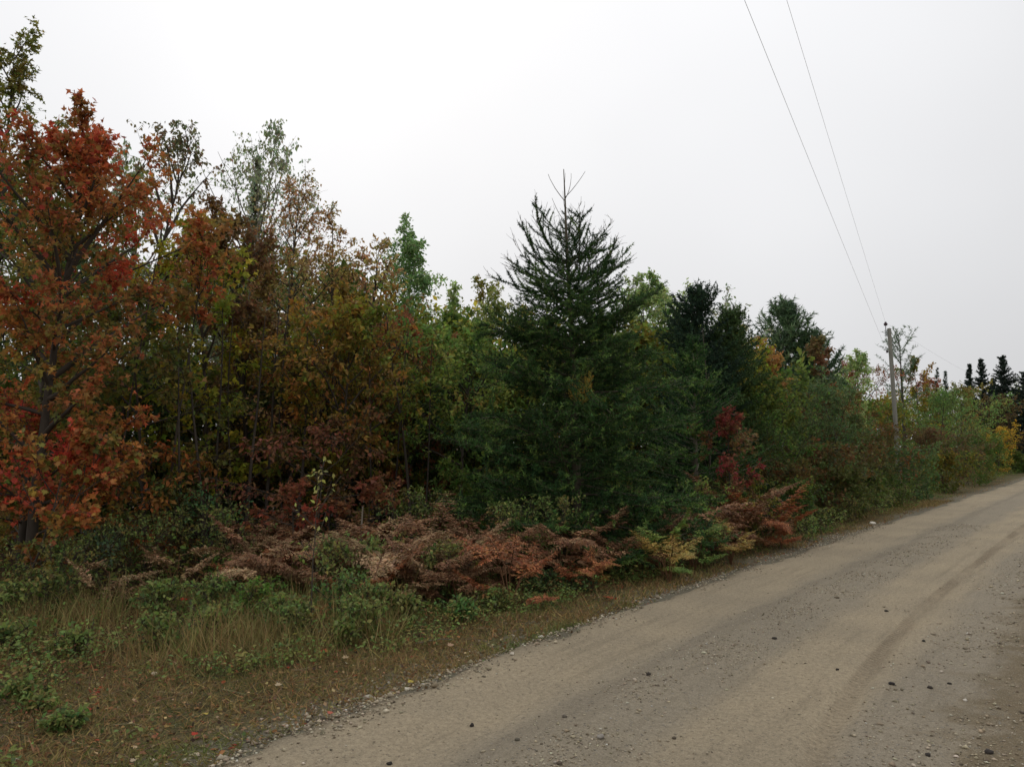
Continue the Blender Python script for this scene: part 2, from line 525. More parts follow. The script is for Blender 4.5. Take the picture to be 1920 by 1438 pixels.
PROFILE = {
    'ovoid': lambda t: np.sqrt(np.clip(1 - ((t - .42) / .60) ** 2, 0.03, 1)),
    'cone': lambda t: np.clip(1.02 - t, .06, 1) ** .8,
    'column': lambda t: np.clip(1 - np.abs(t - .4) ** 2.2 * 2.2, .14, 1),
    'round': lambda t: np.sqrt(np.clip(1 - ((t - .5) / .53) ** 2, 0.05, 1)),
    'fan': lambda t: np.clip(.35 + .65 * np.sin(np.clip(t, 0, 1) * pi * .62), .2, 1) * np.where(t > .85, .7, 1),
}


def palette_pick(pal, n, r):
    cols = np.array([lin(c) for c, _ in pal]); w = np.array([q for _, q in pal], float); w /= w.sum()
    return cols[r.choice(len(cols), n, p=w)]


def broadleaf(name, label, cat, x, y, H, R, pal, seed, base=.15, limbs=22, sub=8, subsub=3, per=5, leaf=.07, tpl=OVAL,
              shape='ovoid', droop=.25, lean=(0, 0), bark=M_BARK, group=None, elev=(25, 62), stems=1, lift=.16, rad=None,
              upbias=.8, crown_name='crown', sub_len=.42, tipcol=None, keep=1.0, limb_parts=0, mixw=.5):
    r = np.random.default_rng(seed)
    z0 = float(ground_z(x, y)) - .03
    if tpl is MAPLE and (y > 9 or H > 3): tpl = MAPLE_FAR
    if tpl is OVAL2 and y > 12.3: tpl = OVAL
    root = tag(link(name, None, loc=(x, y, z0)), label, cat, group)
    rad = rad or .0085 * H + .006
    wood, fol = MB(), MB()
    sb = np.zeros((stems, 3)); sb[:, :2] = r.normal(0, .06 * R if stems > 1 else 0, (stems, 2))
    sd = norm(np.array([lean[0], lean[1], 1.0]) + np.concatenate([r.normal(0, .22 if stems > 1 else .02, (stems, 2)), np.zeros((stems, 1))], 1))
    trunk = curve_from(sb, sd, np.full(stems, H) * (1 if stems == 1 else r.uniform(.75, 1.05, stems)), 10, r, .045, .15)
    v, f = tubes(trunk, rad / math.sqrt(stems), .05 * rad / math.sqrt(stems) + .001, 7 if H > 3 else 5)
    wood.add(v, f, (1, 1, 1))
    n1 = limbs
    par = r.integers(0, stems, n1)
    tt = (np.arange(n1) + r.uniform(0, 1, n1)) / n1
    st, _ = along(trunk[par], base + (1 - base) * tt * .97)
    az = np.arange(n1) * 2.39996 + r.uniform(-.5, .5, n1)
    el = np.radians(elev[0] + (elev[1] - elev[0]) * tt + r.normal(0, 8, n1))
    d = np.stack([np.cos(az) * np.cos(el), np.sin(az) * np.cos(el), np.sin(el)], -1)
    ln = R * PROFILE[shape](tt) * r.uniform(.72, 1.18, n1) / np.maximum(np.cos(el), .55)
    ln = np.maximum(ln, .12 * R)
    ln = np.minimum(ln, np.maximum(H * .95 - st[:, 2], .07 * H) / np.maximum(np.sin(el) + lift * .45, .2))
    l1 = curve_from(st, d, ln, 6, r, .10, lift)
    r1 = np.clip(rad * .36 * (ln / max(R, .01)), .003, rad * .5) / math.sqrt(stems)
    big = set(np.argsort(-ln * (1.2 - tt))[:limb_parts]) if limb_parts else set()
    rest = np.array([i for i in range(n1) if i not in big], int)
    v, f = tubes(l1[rest], r1[rest], .003, 5); wood.add(v, f, (1, 1, 1))
    for i in big:
        q = MB(); v, f = tubes(l1[i:i + 1], r1[i] * 1.2, .004, 6); q.add(v, f, (1, 1, 1))
        link('branch', q.mesh('branch', [bark], True), root)
    i2 = np.repeat(np.arange(n1), sub)
    u2 = np.tile((np.arange(sub) + .5) / sub, n1) * .82 + .18 + r.uniform(-.05, .05, len(i2))
    s2, d2 = along(l1[i2], np.clip(u2, 0, 1))
    d2 = norm(d2 * .75 + r.normal(0, .55, (len(i2), 3)) + [0, 0, .05])
    ln2 = ln[i2] * sub_len * (1.15 - .7 * u2) * r.uniform(.6, 1.3, len(i2)) + .10 * R * sub_len
    l2 = curve_from(s2, d2, ln2, 4, r, .16, lift * .5 - droop * .4)
    v, f = tubes(l2 if y < 14 else l2[:, [0, 3]], .0035 + .0012 * H / 6, .0015, 3); wood.add(v, f, (1, 1, 1))
    tw, own = [l2], [i2]
    if subsub:
        i3 = np.repeat(np.arange(len(i2)), subsub)
        s3, d3 = along(l2[i3], r.uniform(.2, 1, len(i3)))
        d3 = norm(d3 * .6 + r.normal(0, .6, (len(i3), 3)))
        l3 = curve_from(s3, d3, ln2[i3] * r.uniform(.3, .6, len(i3)), 4, r, .15, -droop * .5)
        if H > 1.2 and y < 17:
            v, f = tubes(l3[:, [0, 3]], .0022, .001, 3); wood.add(v, f, (1, 1, 1))
        tw.append(l3); own.append(i2[i3])
    tip = np.repeat(trunk[:, -4:], 5, 0); tw.append(tip); own.append(np.full(len(tip), int(np.argmax(ln))))
    tw = np.concatenate(tw); own = np.concatenate(own)
    j = np.repeat(np.arange(len(tw)), int(round(per * (1.5 if H > 2 else 1.0))))
    leaf = leaf * 1.1
    j = j[r.uniform(0, 1, len(j)) < keep * np.clip(ln[own[j]] / (.55 * R), .22, 1)]
    pos, dl = along(tw[j], r.uniform(.15, 1.0, len(j)))
    pos = pos + r.normal(0, leaf * .35, pos.shape)
    axis = norm(dl * .5 + r.normal(0, .55, pos.shape) + [0, 0, -droop])
    nr = norm(r.normal(0, .55, pos.shape) + [0, 0, upbias])
    lc = palette_pick(pal, n1, r)[own[j]] * mixw + palette_pick(pal, len(tw), r)[j] * (1 - mixw)
    if tipcol is not None:
        ur = np.clip(np.linalg.norm((pos - [0, 0, H * .55]) / [R, R, H * .45], axis=1) - .55, 0, .5) * 2
        m = (ur[:, None] * tipcol[1]) * r.uniform(.2, 1.1, (len(j), 1))
        lc = lc * (1 - np.clip(m, 0, 1)) + lin(tipcol[0]) * np.clip(m, 0, 1)
    lc = jitter(lc, r)
    v, f = place(tpl, pos, axis, nr, leaf * r.uniform(.6, 1.25, len(j)))
    fol.add(v, f, rep(lc, len(tpl[0])))
    link('trunk' if H > 2 else 'stem', wood.mesh('trunk', [bark], True), root)
    link(crown_name, fol.mesh(crown_name, [M_LEAF]), root)
    return root, pos, axis, nr, lc


# ------------------------------------------------------------------ conifers
def needles_on(tw, r, step, length, width, cols, ang=.9, down=0.0):
    """thin needles standing off every twig of tw (n,k,3)"""
    ln = np.linalg.norm(np.diff(tw, axis=1), axis=2).sum(1)
    cnt = np.maximum((ln / step).astype(int), 2)
    j = np.repeat(np.arange(len(tw)), cnt)
    pos, d = along(tw[j], r.uniform(0.02, 1, len(j)))
    ax = norm(d * (1 - ang * .5) + norm(r.normal(0, 1, pos.shape)) * ang + [0, 0, -down])
    v, f = place(NEEDLE, pos, ax, norm(r.normal(0, 1, pos.shape)), length * r.uniform(.6, 1.2, len(j)), width)
    return v, f, rep(jitter(cols[j], r, .25, .08), 3)


def conifer(name, label, cat, x, y, H, R, pal, seed, base=.04, whorls=26, per=6, side=7, nl=.05, step=.012, nw_=1.6, elev=(-14, 50), lift=.35,
            shape='cone', group=None, bark=M_BARK, lean=(0, 0), side_len=.36, down=0.1):
    r = np.random.default_rng(seed)
    root = tag(link(name, None, loc=(x, y, float(ground_z(x, y)) - .03)), label, cat, group)
    wood, fol = MB(), MB()
    trunk = curve_from(np.zeros((1, 3)), norm(np.array([[lean[0], lean[1], 1.0]])), np.array([H]), 10, r, .012, 0)
    v, f = tubes(trunk, .016 * H + .01, .006, 7); wood.add(v, f, (1, 1, 1))
    n1 = whorls * per
    tt = np.repeat((np.arange(whorls) + .5) / whorls, per) + r.uniform(-.4, .4, n1) / whorls
    tt = np.clip(tt, 0, .985)
    st, _ = along(np.repeat(trunk, n1, 0), base + (1 - base) * tt)
    az = r.uniform(0, 2 * pi, n1)
    el = np.radians(elev[0] + (elev[1] - elev[0]) * tt ** 1.3 + r.normal(0, 7, n1))
    d = np.stack([np.cos(az) * np.cos(el), np.sin(az) * np.cos(el), np.sin(el)], -1)
    ln = R * PROFILE[shape](tt) * r.uniform(.68, 1.12, n1)
    l1 = curve_from(st, d, ln, 6, r, .05, lift)
    v, f = tubes(l1, .004 + .006 * ln, .002, 4); wood.add(v, f, (1, 1, 1))
    i2 = np.repeat(np.arange(n1), side)
    u2 = np.tile((np.arange(side) + .7) / side, n1)
    s2, d2 = along(l1[i2], u2)
    sidev = norm(np.cross(d2, np.broadcast_to([0, 0, 1.0], d2.shape))) * np.where(np.arange(len(i2)) % 2, 1, -1)[:, None]
    d2 = norm(d2 * .75 + sidev * .8 + r.normal(0, .2, d2.shape))
    ln2 = ln[i2] * side_len * (1.1 - .75 * u2) * r.uniform(.6, 1.2, len(i2)) + .03
    l2 = curve_from(s2, d2, ln2, 6, r, .08, lift * .2 - down)
    base_c = palette_pick(pal, n1, r)
    tw = np.concatenate([l1, l2]); cc = np.concatenate([base_c, base_c[i2]])
    v, f, cl = needles_on(tw, r, step * .8, nl * 1.25, nw_ * 1.7, cc)
    fol.add(v, f, cl)
    link('trunk', wood.mesh('trunk', [bark], True), root)
    link('crown', fol.mesh('crown', [M_NEEDLE]), root)
    return root


# palettes (colour of the leaf itself)
RED = [((172, 78, 56), 6), ((164, 100, 56), 4), ((140, 118, 58), 5), ((178, 74, 66), 2), ((100, 108, 56), 8)]
ORANGE = [((150, 110, 50), 3), ((134, 90, 50), 1.5), ((126, 120, 46), 4), ((94, 106, 44), 5)]
BROWN = [((136, 108, 70), 4), ((122, 92, 64), 3), ((126, 112, 62), 4), ((100, 100, 56), 3)]
OLIVE = [((108, 110, 46), 4), ((130, 120, 48), 3), ((88, 102, 44), 4), ((132, 106, 48), 1.5)]
YELLOW = [((168, 152, 54), 4), ((138, 138, 50), 3), ((110, 124, 48), 4)]
GREEN = [((82, 104, 48), 4), ((94, 112, 50), 3), ((70, 92, 46), 3), ((114, 116, 52), 2)]
BRIGHT = [((106, 130, 64), 4), ((94, 120, 60), 4), ((132, 138, 66), 3), ((148, 118, 62), .7)]
PALEG = [((140, 158, 100), 4), ((152, 164, 106), 3), ((122, 142, 88), 3)]
GREYG = [((136, 148, 114), 4), ((120, 134, 102), 3), ((148, 152, 116), 2)]
DARKG = [((62, 80, 46), 4), ((72, 90, 52), 3), ((52, 70, 44), 3)]
SPRUCE = [((42, 60, 44), 4), ((50, 68, 46), 3), ((38, 52, 42), 3)]
LARCH = [((58, 84, 44), 5), ((92, 116, 58), 2), ((40, 64, 36), 4)]
PINE = [((82, 102, 72), 4), ((94, 112, 78), 3), ((70, 90, 66), 3)]
CRIMSON = [((132, 60, 60), 4), ((124, 66, 56), 3), ((118, 86, 58), 4), ((100, 98, 58), 3)]


def T(fn, name, label, cat, px, top, Y, wpx, pal, seed, **kw):
    """a tree whose tip shows at (px, top), standing Y metres away and wpx wide in the photograph"""
    q = P(px, top, Y)
    h = q[2] - float(ground_z(q[0], q[1]))
    return fn(name, label, cat, float(q[0]), float(q[1]), h * 1.015, wpx / 2 / FPX * Y * (1.25 if h > 2 else 1.0), pal, seed, **kw)


WEED = [((104, 122, 66), 4), ((118, 130, 72), 3), ((88, 106, 62), 3), ((130, 124, 72), 1.5)]

# --- left: maples
big_maple = T(broadleaf, 'red_maple', 'large scarlet and orange maple at the left edge with dark limbs reaching right', 'maple tree',
              92, 262, 9.3, 290, RED, 11, base=.12, limbs=40, sub=11, subsub=4, per=6, leaf=.062, mixw=.6, tpl=MAPLE, elev=(12, 58), lean=(.02, 0),
              tipcol=((176, 74, 54), .5), limb_parts=7, rad=.07, keep=.85)
T(broadleaf, 'maple_tree', 'tall dull green and brown maple reaching the top left corner, behind the scarlet maple', 'maple tree',
  -15, 105, 12.5, 230, OLIVE, 12, keep=.7, limbs=30, sub=9, subsub=4, per=5, leaf=.07, tpl=MAPLE, tipcol=((96, 92, 60), .5))
T(broadleaf, 'maple_tree', 'shadowed olive and rust maple close behind the scarlet maple, filling its gaps', 'maple tree',
  70, 330, 10.9, 420, [((100, 108, 50), 5), ((126, 112, 52), 4), ((140, 92, 54), 3), ((84, 96, 46), 3)], 70, base=.05, limbs=34, sub=9, subsub=4, per=4, leaf=.08, tpl=MAPLE, shape='ovoid', elev=(5, 58))
T(broadleaf, 'maple_sapling', 'low red and orange maple sapling under the big maple at the far left', 'sapling',
  50, 800, 8.6, 240, RED, 13, limbs=14, sub=8, subsub=3, per=5, leaf=.058, tpl=MAPLE, shape='round', stems=2)
T(broadleaf, 'maple_tree', 'slim maple with purplish green drooping leaves just right of the scarlet crown', 'maple tree',
  248, 222, 13, 190, [((100, 106, 74), 4), ((108, 98, 72), 3), ((124, 90, 72), 2)], 14, limbs=24, sub=7, subsub=3, per=4, leaf=.07, keep=.9, droop=.9, upbias=.3,
  shape='ovoid', tpl=OVAL2, elev=(30, 70), sub_len=.5)
T(broadleaf, 'maple_sapling', 'slender maple sapling with a bright orange-red top in front of pale birch', 'sapling',
  325, 425, 11.2, 110, [((166, 86, 60), 4), ((150, 112, 58), 3), ((110, 108, 54), 2)], 15, base=.70, limbs=18, rad=.025, keep=.36, sub=6, subsub=3, per=4, leaf=.09, tpl=MAPLE, shape='round')
T(broadleaf, 'birch_tree', 'airy birch with hanging grey-green leaves against the sky, left of the dark spire', 'birch tree',
  435, 266, 16, 230, GREYG, 16, limbs=34, sub=8, subsub=3, per=3, leaf=.07, keep=1, droop=1.6, upbias=.1, tpl=OVAL, shape='ovoid', elev=(30, 68), bark=M_PALE, lift=.4, base=.3, rad=.04)
T(broadleaf, 'birch_tree', 'thin birch with sparse hanging leaves between the scarlet maple and the airy birch', 'birch tree',
  330, 285, 15, 170, GREYG, 17, limbs=30, sub=7, subsub=3, per=3, leaf=.07, keep=1, droop=1.6, upbias=.1, shape='ovoid', elev=(30, 68), bark=M_PALE, lift=.4, base=.3, rad=.04)
T(conifer, 'spruce_tree', 'narrow grey-green spire rising between the airy birch and the orange beech', 'spruce tree',
  476, 300, 17.5, 150, [((70, 80, 58), 3), ((80, 86, 58), 3)], 18, whorls=44, per=7, side=7, nl=.06, step=.014, elev=(5, 60), shape='cone')
T(broadleaf, 'yellow_maple', 'yellow-olive young maple right of the scarlet maple with loose golden leaves', 'maple tree',
  400, 430, 12.6, 190, YELLOW, 19, limbs=22, sub=8, subsub=3, per=4, leaf=.09, tpl=MAPLE, droop=.6, keep=.8)
T(broadleaf, 'maple_tree', 'brown-red maple with dense foliage in front of the grey-green spire', 'maple tree',
  470, 420, 13.8, 150, [((112, 84, 60), 4), ((104, 90, 58), 3), ((128, 104, 60), 3)], 20, limbs=26, sub=9, subsub=4, per=5, leaf=.085, tpl=OVAL2)
T(broadleaf, 'beech_tree', 'tall beech with sparse coppery leaves and sky showing between its branches', 'beech tree',
  565, 318, 14, 330, [((172, 142, 98), 4), ((154, 116, 84), 3), ((140, 134, 80), 3), ((168, 116, 84), 1)], 21, limbs=40, sub=9, subsub=4, per=4, leaf=.06, tpl=OVAL2, shape='cone', elev=(20, 62), keep=.7, droop=.4)
T(broadleaf, 'beech_tree', 'smaller copper-leaved beech with thin crown at the right shoulder of the tall one', 'beech tree',
  660, 458, 14.6, 160, [((172, 142, 98), 4), ((154, 116, 84), 3), ((140, 134, 80), 3)], 22, limbs=20, sub=7, subsub=3, per=4, leaf=.08, tpl=OVAL2, shape='ovoid', elev=(35, 70), keep=.6)
T(broadleaf, 'beech_tree', 'coppery beech with loose see-through crown between the tall beech and the poplar', 'beech tree',
  622, 392, 14.3, 190, [((172, 142, 92), 4), ((154, 118, 78), 3), ((142, 138, 74), 3)], 71, limbs=30, sub=8, subsub=4, per=4, leaf=.062, shape='cone', elev=(20, 62), keep=.7, droop=.4)
T(broadleaf, 'maple_tree', 'rounded maple with dull orange and olive leaves below the coppery beeches', 'maple tree',
  640, 570, 12.6, 250, ORANGE, 23, limbs=26, sub=10, subsub=4, per=5, leaf=.075, tpl=OVAL2, shape='round')
T(broadleaf, 'maple_tree', 'orange-topped young maple left of the bright green poplar', 'maple tree',
  712, 540, 14.5, 170, ORANGE, 24, limbs=20, sub=9, subsub=4, per=5, leaf=.075, tpl=OVAL2)
T(broadleaf, 'poplar_tree', 'pointed green poplar standing alone above the orange maples left of the larch', 'poplar tree',
  775, 418, 19, 190, [((122, 148, 96), 4), ((134, 156, 104), 3), ((108, 134, 86), 3)], 25, base=.08, limbs=44, sub=9, subsub=4, per=5, leaf=.085, shape='cone', elev=(25, 66), bark=M_PALE)
T(broadleaf, 'poplar_tree', 'paler green young poplar at the foot of the pointed one', 'poplar tree',
  822, 535, 18, 120, PALEG, 26, limbs=22, sub=8, subsub=3, per=4, leaf=.08, shape='cone', elev=(40, 72))
T(broadleaf, 'birch_tree', 'small dark-leaved birch tip showing between the poplar and the larch', 'birch tree',
  878, 540, 23, 90, OLIVE, 27, limbs=18, sub=7, subsub=3, per=4, leaf=.09)
T(broadleaf, 'birch_tree', 'yellow-green birch right behind the left flank of the larch', 'birch tree',
  935, 552, 20, 170, [((124, 136, 76), 4), ((140, 140, 80), 3), ((106, 120, 68), 2)], 28, limbs=24, sub=8, subsub=4, per=4, leaf=.085, shape='ovoid', bark=M_PALE)
T(broadleaf, 'cherry_tree', 'reddish brown cherry between the orange maple and the bright green maple', 'cherry tree',
  770, 590, 15, 150, [((132, 76, 56), 4), ((112, 92, 54), 3), ((150, 84, 60), 2)], 29, limbs=20, sub=8, subsub=3, per=4, leaf=.08, droop=.6)
T(broadleaf, 'green_maple', 'bright grass-green maple with yellow flecks touching the left side of the larch', 'maple tree',
  865, 600, 13.6, 240, BRIGHT, 30, base=.05, limbs=30, sub=10, subsub=4, per=5, leaf=.075, tpl=OVAL2, shape='ovoid', elev=(5, 60))
T(broadleaf, 'maple_tree', 'dark olive maple filling the middle of the left wood, low gold flecks', 'maple tree',
  560, 600, 13, 260, OLIVE, 31, limbs=24, sub=9, subsub=3, per=4, leaf=.08, tpl=OVAL2, shape='round')
T(broadleaf, 'beech_tree', 'shaded beech with horizontal tiers of brown-green leaves left of the dark stems', 'beech tree',
  290, 560, 11.8, 260, [((92, 104, 54), 3), ((84, 96, 50), 4), ((122, 104, 58), 2)], 32, limbs=20, sub=9, subsub=3, per=4, leaf=.075, tpl=OVAL2, elev=(0, 50), upbias=1.4, lift=.05)
T(broadleaf, 'maple_sapling', 'low sapling with flat layers of orange-brown leaves at the dark wood edge on the left', 'sapling',
  280, 840, 10.6, 260, [((136, 92, 48), 3), ((110, 96, 44), 3), ((160, 84, 48), 1)], 33, limbs=14, sub=7, subsub=3, per=4, leaf=.075, tpl=OVAL2, elev=(0, 40), upbias=1.6, lift=0, shape='round')
T(broadleaf, 'maple_sapling', 'low sapling holding layers of russet leaves behind the pale-stemmed weed', 'sapling',
  590, 790, 11.2, 300, [((118, 78, 58), 4), ((104, 88, 54), 3), ((126, 80, 60), 2)], 34, limbs=14, sub=8, subsub=3, per=4, leaf=.07, tpl=OVAL2, elev=(0, 40), upbias=1.6, lift=0, shape='round')
T(broadleaf, 'maple_sapling', 'knee-high red maple seedling glowing red above the brown ferns', 'sapling',
  545, 905, 9.9, 150, [((120, 62, 46), 4), ((112, 74, 50), 3)], 35, limbs=9, sub=6, subsub=2, per=4, leaf=.07, tpl=MAPLE, elev=(5, 35), upbias=1.5, shape='round')
T(broadleaf, 'maple_sapling', 'second low red maple seedling, left of the larch skirt above the brown ferns', 'sapling',
  690, 900, 10.4, 130, [((112, 64, 48), 4), ((110, 78, 50), 3)], 36, limbs=9, sub=6, subsub=2, per=4, leaf=.07, tpl=MAPLE, elev=(5, 35), upbias=1.5, shape='round')

# --- right of the larch
T(broadleaf, 'ash_tree', 'pale green ash showing behind the right shoulder of the larch', 'ash tree',
  1205, 540, 22, 150, PALEG, 40, limbs=26, sub=8, subsub=4, per=5, leaf=.09)
T(broadleaf, 'ash_tree', 'taller yellow-green ash with a lumpy lit top above the dark spruces', 'ash tree',
  1275, 524, 22, 150, PALEG, 41, limbs=26, sub=9, subsub=4, per=5, leaf=.09)
T(conifer, 'spruce_tree', 'dark blue-green spruce with blunt top directly right of the larch', 'spruce tree',
  1302, 562, 17, 170, SPRUCE, 42, whorls=32, per=8, side=8, nl=.06, step=.013, elev=(-10, 55), shape='ovoid')
T(conifer, 'larch_tree', 'second larch with pale outer twigs, in front of the dark spruce', 'larch tree',
  1300, 640, 14.3, 300, LARCH, 43, whorls=24, per=7, side=8, nl=.04, step=.011, elev=(-5, 45), bark=M_PALE)
T(conifer, 'spruce_tree', 'broad dark spruce with sloping right side, left of the yellow tree', 'spruce tree',
  1356, 606, 17.5, 180, DARKG, 44, whorls=30, per=8, side=8, nl=.06, step=.013, elev=(-10, 55), shape='ovoid')
T(broadleaf, 'birch_tree', 'wispy half-bare birch poking above the broad dark spruce', 'birch tree',
  1350, 560, 21, 90, GREYG, 45, base=.5, limbs=14, sub=6, subsub=2, per=2, leaf=.08, elev=(45, 75), bark=M_PALE)
T(broadleaf, 'birch_tree', 'yellow-olive birch between the broad spruce and the orange maple', 'birch tree',
  1402, 628, 21, 100, YELLOW, 46, limbs=22, sub=8, subsub=4, per=4, leaf=.09)
T(broadleaf, 'orange_maple', 'apricot orange maple in front of the lone pine', 'maple tree',
  1442, 655, 22, 90, [((162, 120, 72), 4), ((148, 120, 68), 3), ((122, 116, 66), 1)], 47, base=.3, limbs=20, sub=8, subsub=4, per=5, leaf=.09, shape='round')
T(conifer, 'pine_tree', 'lone white pine with upswept tufted top above the orange maple', 'pine tree',
  1466, 584, 27, 140, PINE, 48, base=.3, whorls=16, per=6, side=7, nl=.13, step=.016, nw_=1.1, elev=(5, 60), shape='column', lift=.6, side_len=.5)
T(conifer, 'pine_tree', 'lower rounded pine to the right of the lone pine, a red leaf patch beside it', 'pine tree',
  1525, 642, 27, 150, PINE, 49, whorls=16, per=7, side=7, nl=.13, step=.016, nw_=1.1, elev=(5, 55), shape='column', lift=.5, side_len=.5)
T(broadleaf, 'maple_tree', 'small round red tuft of maple over the lower rounded pine', 'maple tree',
  1522, 648, 26, 36, [((126, 90, 66), 3), ((104, 100, 62), 1)], 50, base=.8, limbs=10, sub=6, subsub=3, per=4, leaf=.10, shape='round')
T(broadleaf, 'ash_tree', 'pale yellow-green ash left of the rusty maple', 'ash tree',
  1578, 662, 31, 80, PALEG, 51, limbs=20, sub=8, subsub=3, per=5, leaf=.10)
T(broadleaf, 'rusty_maple', 'rust-red maple just left of the utility pole', 'maple tree',
  1608, 680, 38, 130, [((134, 82, 56), 4), ((118, 76, 50), 3), ((120, 98, 56), 2)], 52, limbs=26, sub=9, subsub=4, per=5, leaf=.085)
T(broadleaf, 'maple_tree', 'dull reddish olive maple lower down left of the utility pole', 'maple tree',
  1565, 730, 24, 130, [((112, 90, 54), 4), ((96, 96, 54), 3), ((120, 74, 52), 2)], 53, limbs=24, sub=9, subsub=4, per=5, leaf=.075, shape='round')
T(broadleaf, 'alder_bush', 'dark green alder bush below the yellow-olive birch', 'bush',
  1425, 690, 17.6, 130, GREEN, 54, base=.05, limbs=24, sub=9, subsub=4, per=5, leaf=.07, shape='ovoid', stems=3)
T(broadleaf, 'alder_bush', 'grey-green alder bush below the lone pine', 'bush',
  1512, 705, 20.5, 160, [((84, 104, 66), 4), ((74, 96, 58), 3), ((96, 108, 66), 2)], 55, base=.05, limbs=26, sub=9, subsub=4, per=5, leaf=.07, shape='ovoid', stems=3)
T(broadleaf, 'crimson_maple', 'crimson young maple glowing between the larch skirt and the alder bush', 'maple tree',
  1352, 772, 13.8, 110, CRIMSON, 56, base=.15, limbs=16, sub=7, subsub=3, per=4, leaf=.07, tpl=MAPLE, shape='round', keep=.8, elev=(5, 60), upbias=1.2)
T(broadleaf, 'maple_tree', 'fresh green maple whose boughs hang beside the utility pole on its right', 'maple tree',
  1760, 735, 38, 170, [((96, 122, 66), 4), ((84, 110, 60), 3), ((112, 126, 70), 2)], 57, base=.06, limbs=28, sub=9, subsub=4, per=5, leaf=.085, elev=(0, 55))
T(conifer, 'pine_tree', 'airy pine with stubby tufted twigs right behind the top of the utility pole', 'pine tree',
  1690, 632, 44, 105, [((92, 110, 82), 3), ((80, 98, 74), 3)], 58, base=.35, whorls=7, per=5, side=3, nl=.14, step=.03, nw_=.9, elev=(20, 60), shape='round', lift=.5, side_len=.5)
T(broadleaf, 'maple_tree', 'red-brown maple at the right foot of the airy pine', 'maple tree',
  1722, 676, 46, 50, ORANGE, 59, limbs=18, sub=7, subsub=3, per=4, leaf=.14)
T(broadleaf, 'maple_tree', 'orange-red maple far off beside two tiny dark spruce tips', 'maple tree',
  1742, 706, 52, 50, [((138, 84, 66), 4), ((118, 86, 62), 3)], 60, limbs=18, sub=7, subsub=3, per=4, leaf=.14)
T(conifer, 'spruce_tree', 'tiny dark red-tinted spruce tip far off, left one of two', 'spruce tree', 1750, 692, 70, 34, SPRUCE, 61, whorls=22, per=6, side=5, nl=.14, step=.04)
T(conifer, 'spruce_tree', 'tiny dark spruce tip far off, right one of two', 'spruce tree', 1768, 698, 70, 40, SPRUCE, 62, whorls=22, per=6, side=5, nl=.14, step=.04)
T(conifer, 'spruce_tree', 'slimmest of the three black spruces at the right edge of the photo', 'spruce tree', 1815, 684, 56, 56, [((46, 56, 48), 1)], 63, whorls=40, per=8, side=5, nl=.10, step=.03, nw_=3.0, elev=(-26, 30), side_len=.3)
T(conifer, 'spruce_tree', 'middle of the three black spruces at the right edge of the photo', 'spruce tree', 1844, 676, 58, 72, [((44, 54, 46), 1)], 64, whorls=40, per=8, side=5, nl=.10, step=.03, nw_=3.0, elev=(-26, 30), side_len=.3)
T(conifer, 'spruce_tree', 'widest and rightmost of the three black spruces, beside the road bend', 'spruce tree', 1888, 672, 55, 112, [((44, 54, 46), 1)], 65, whorls=40, per=8, side=5, nl=.10, step=.03, nw_=3.0, elev=(-26, 30), side_len=.3)
T(conifer, 'spruce_tree', 'dark spruce half hidden between the middle and the widest black spruce', 'spruce tree', 1866, 712, 60, 80, [((44, 54, 46), 1)], 72, whorls=34, per=8, side=5, nl=.10, step=.03, nw_=3.0, elev=(-26, 30), side_len=.3)
T(conifer, 'spruce_tree', 'dark spruce cut by the right edge of the photo', 'spruce tree', 1922, 700, 56, 110, [((44, 54, 46), 1)], 73, whorls=36, per=8, side=5, nl=.10, step=.03, nw_=3.0, elev=(-26, 30), side_len=.3)
T(broadleaf, 'birch_bush', 'golden yellow bush beside the road in front of the black spruces', 'bush',
  1868, 800, 47, 80, [((190, 150, 50), 3), ((160, 132, 52), 3), ((120, 116, 50), 3)], 66, base=.05, limbs=20, sub=8, subsub=3, per=4, leaf=.10, stems=3, shape='round')
T(broadleaf, 'maple_tree', 'brownish dark tree between two of the black spruces', 'maple tree',
  1862, 745, 52, 80, [((84, 70, 46), 3), ((96, 80, 50), 3)], 67, limbs=22, sub=8, subsub=3, per=4, leaf=.12)
T(broadleaf, 'maple_tree', 'green roadside maple at the right edge of the photo, beyond the bend', 'maple tree',
  1915, 720, 62, 90, GREEN, 68, limbs=22, sub=8, subsub=3, per=4, leaf=.14)
T(broadleaf, 'maple_tree', 'light olive-green maple left of the black spruces', 'maple tree',
  1800, 725, 44, 110, [((120, 128, 66), 3), ((104, 116, 60), 3), ((130, 100, 58), 1)], 69, limbs=24, sub=8, subsub=3, per=5, leaf=.11)

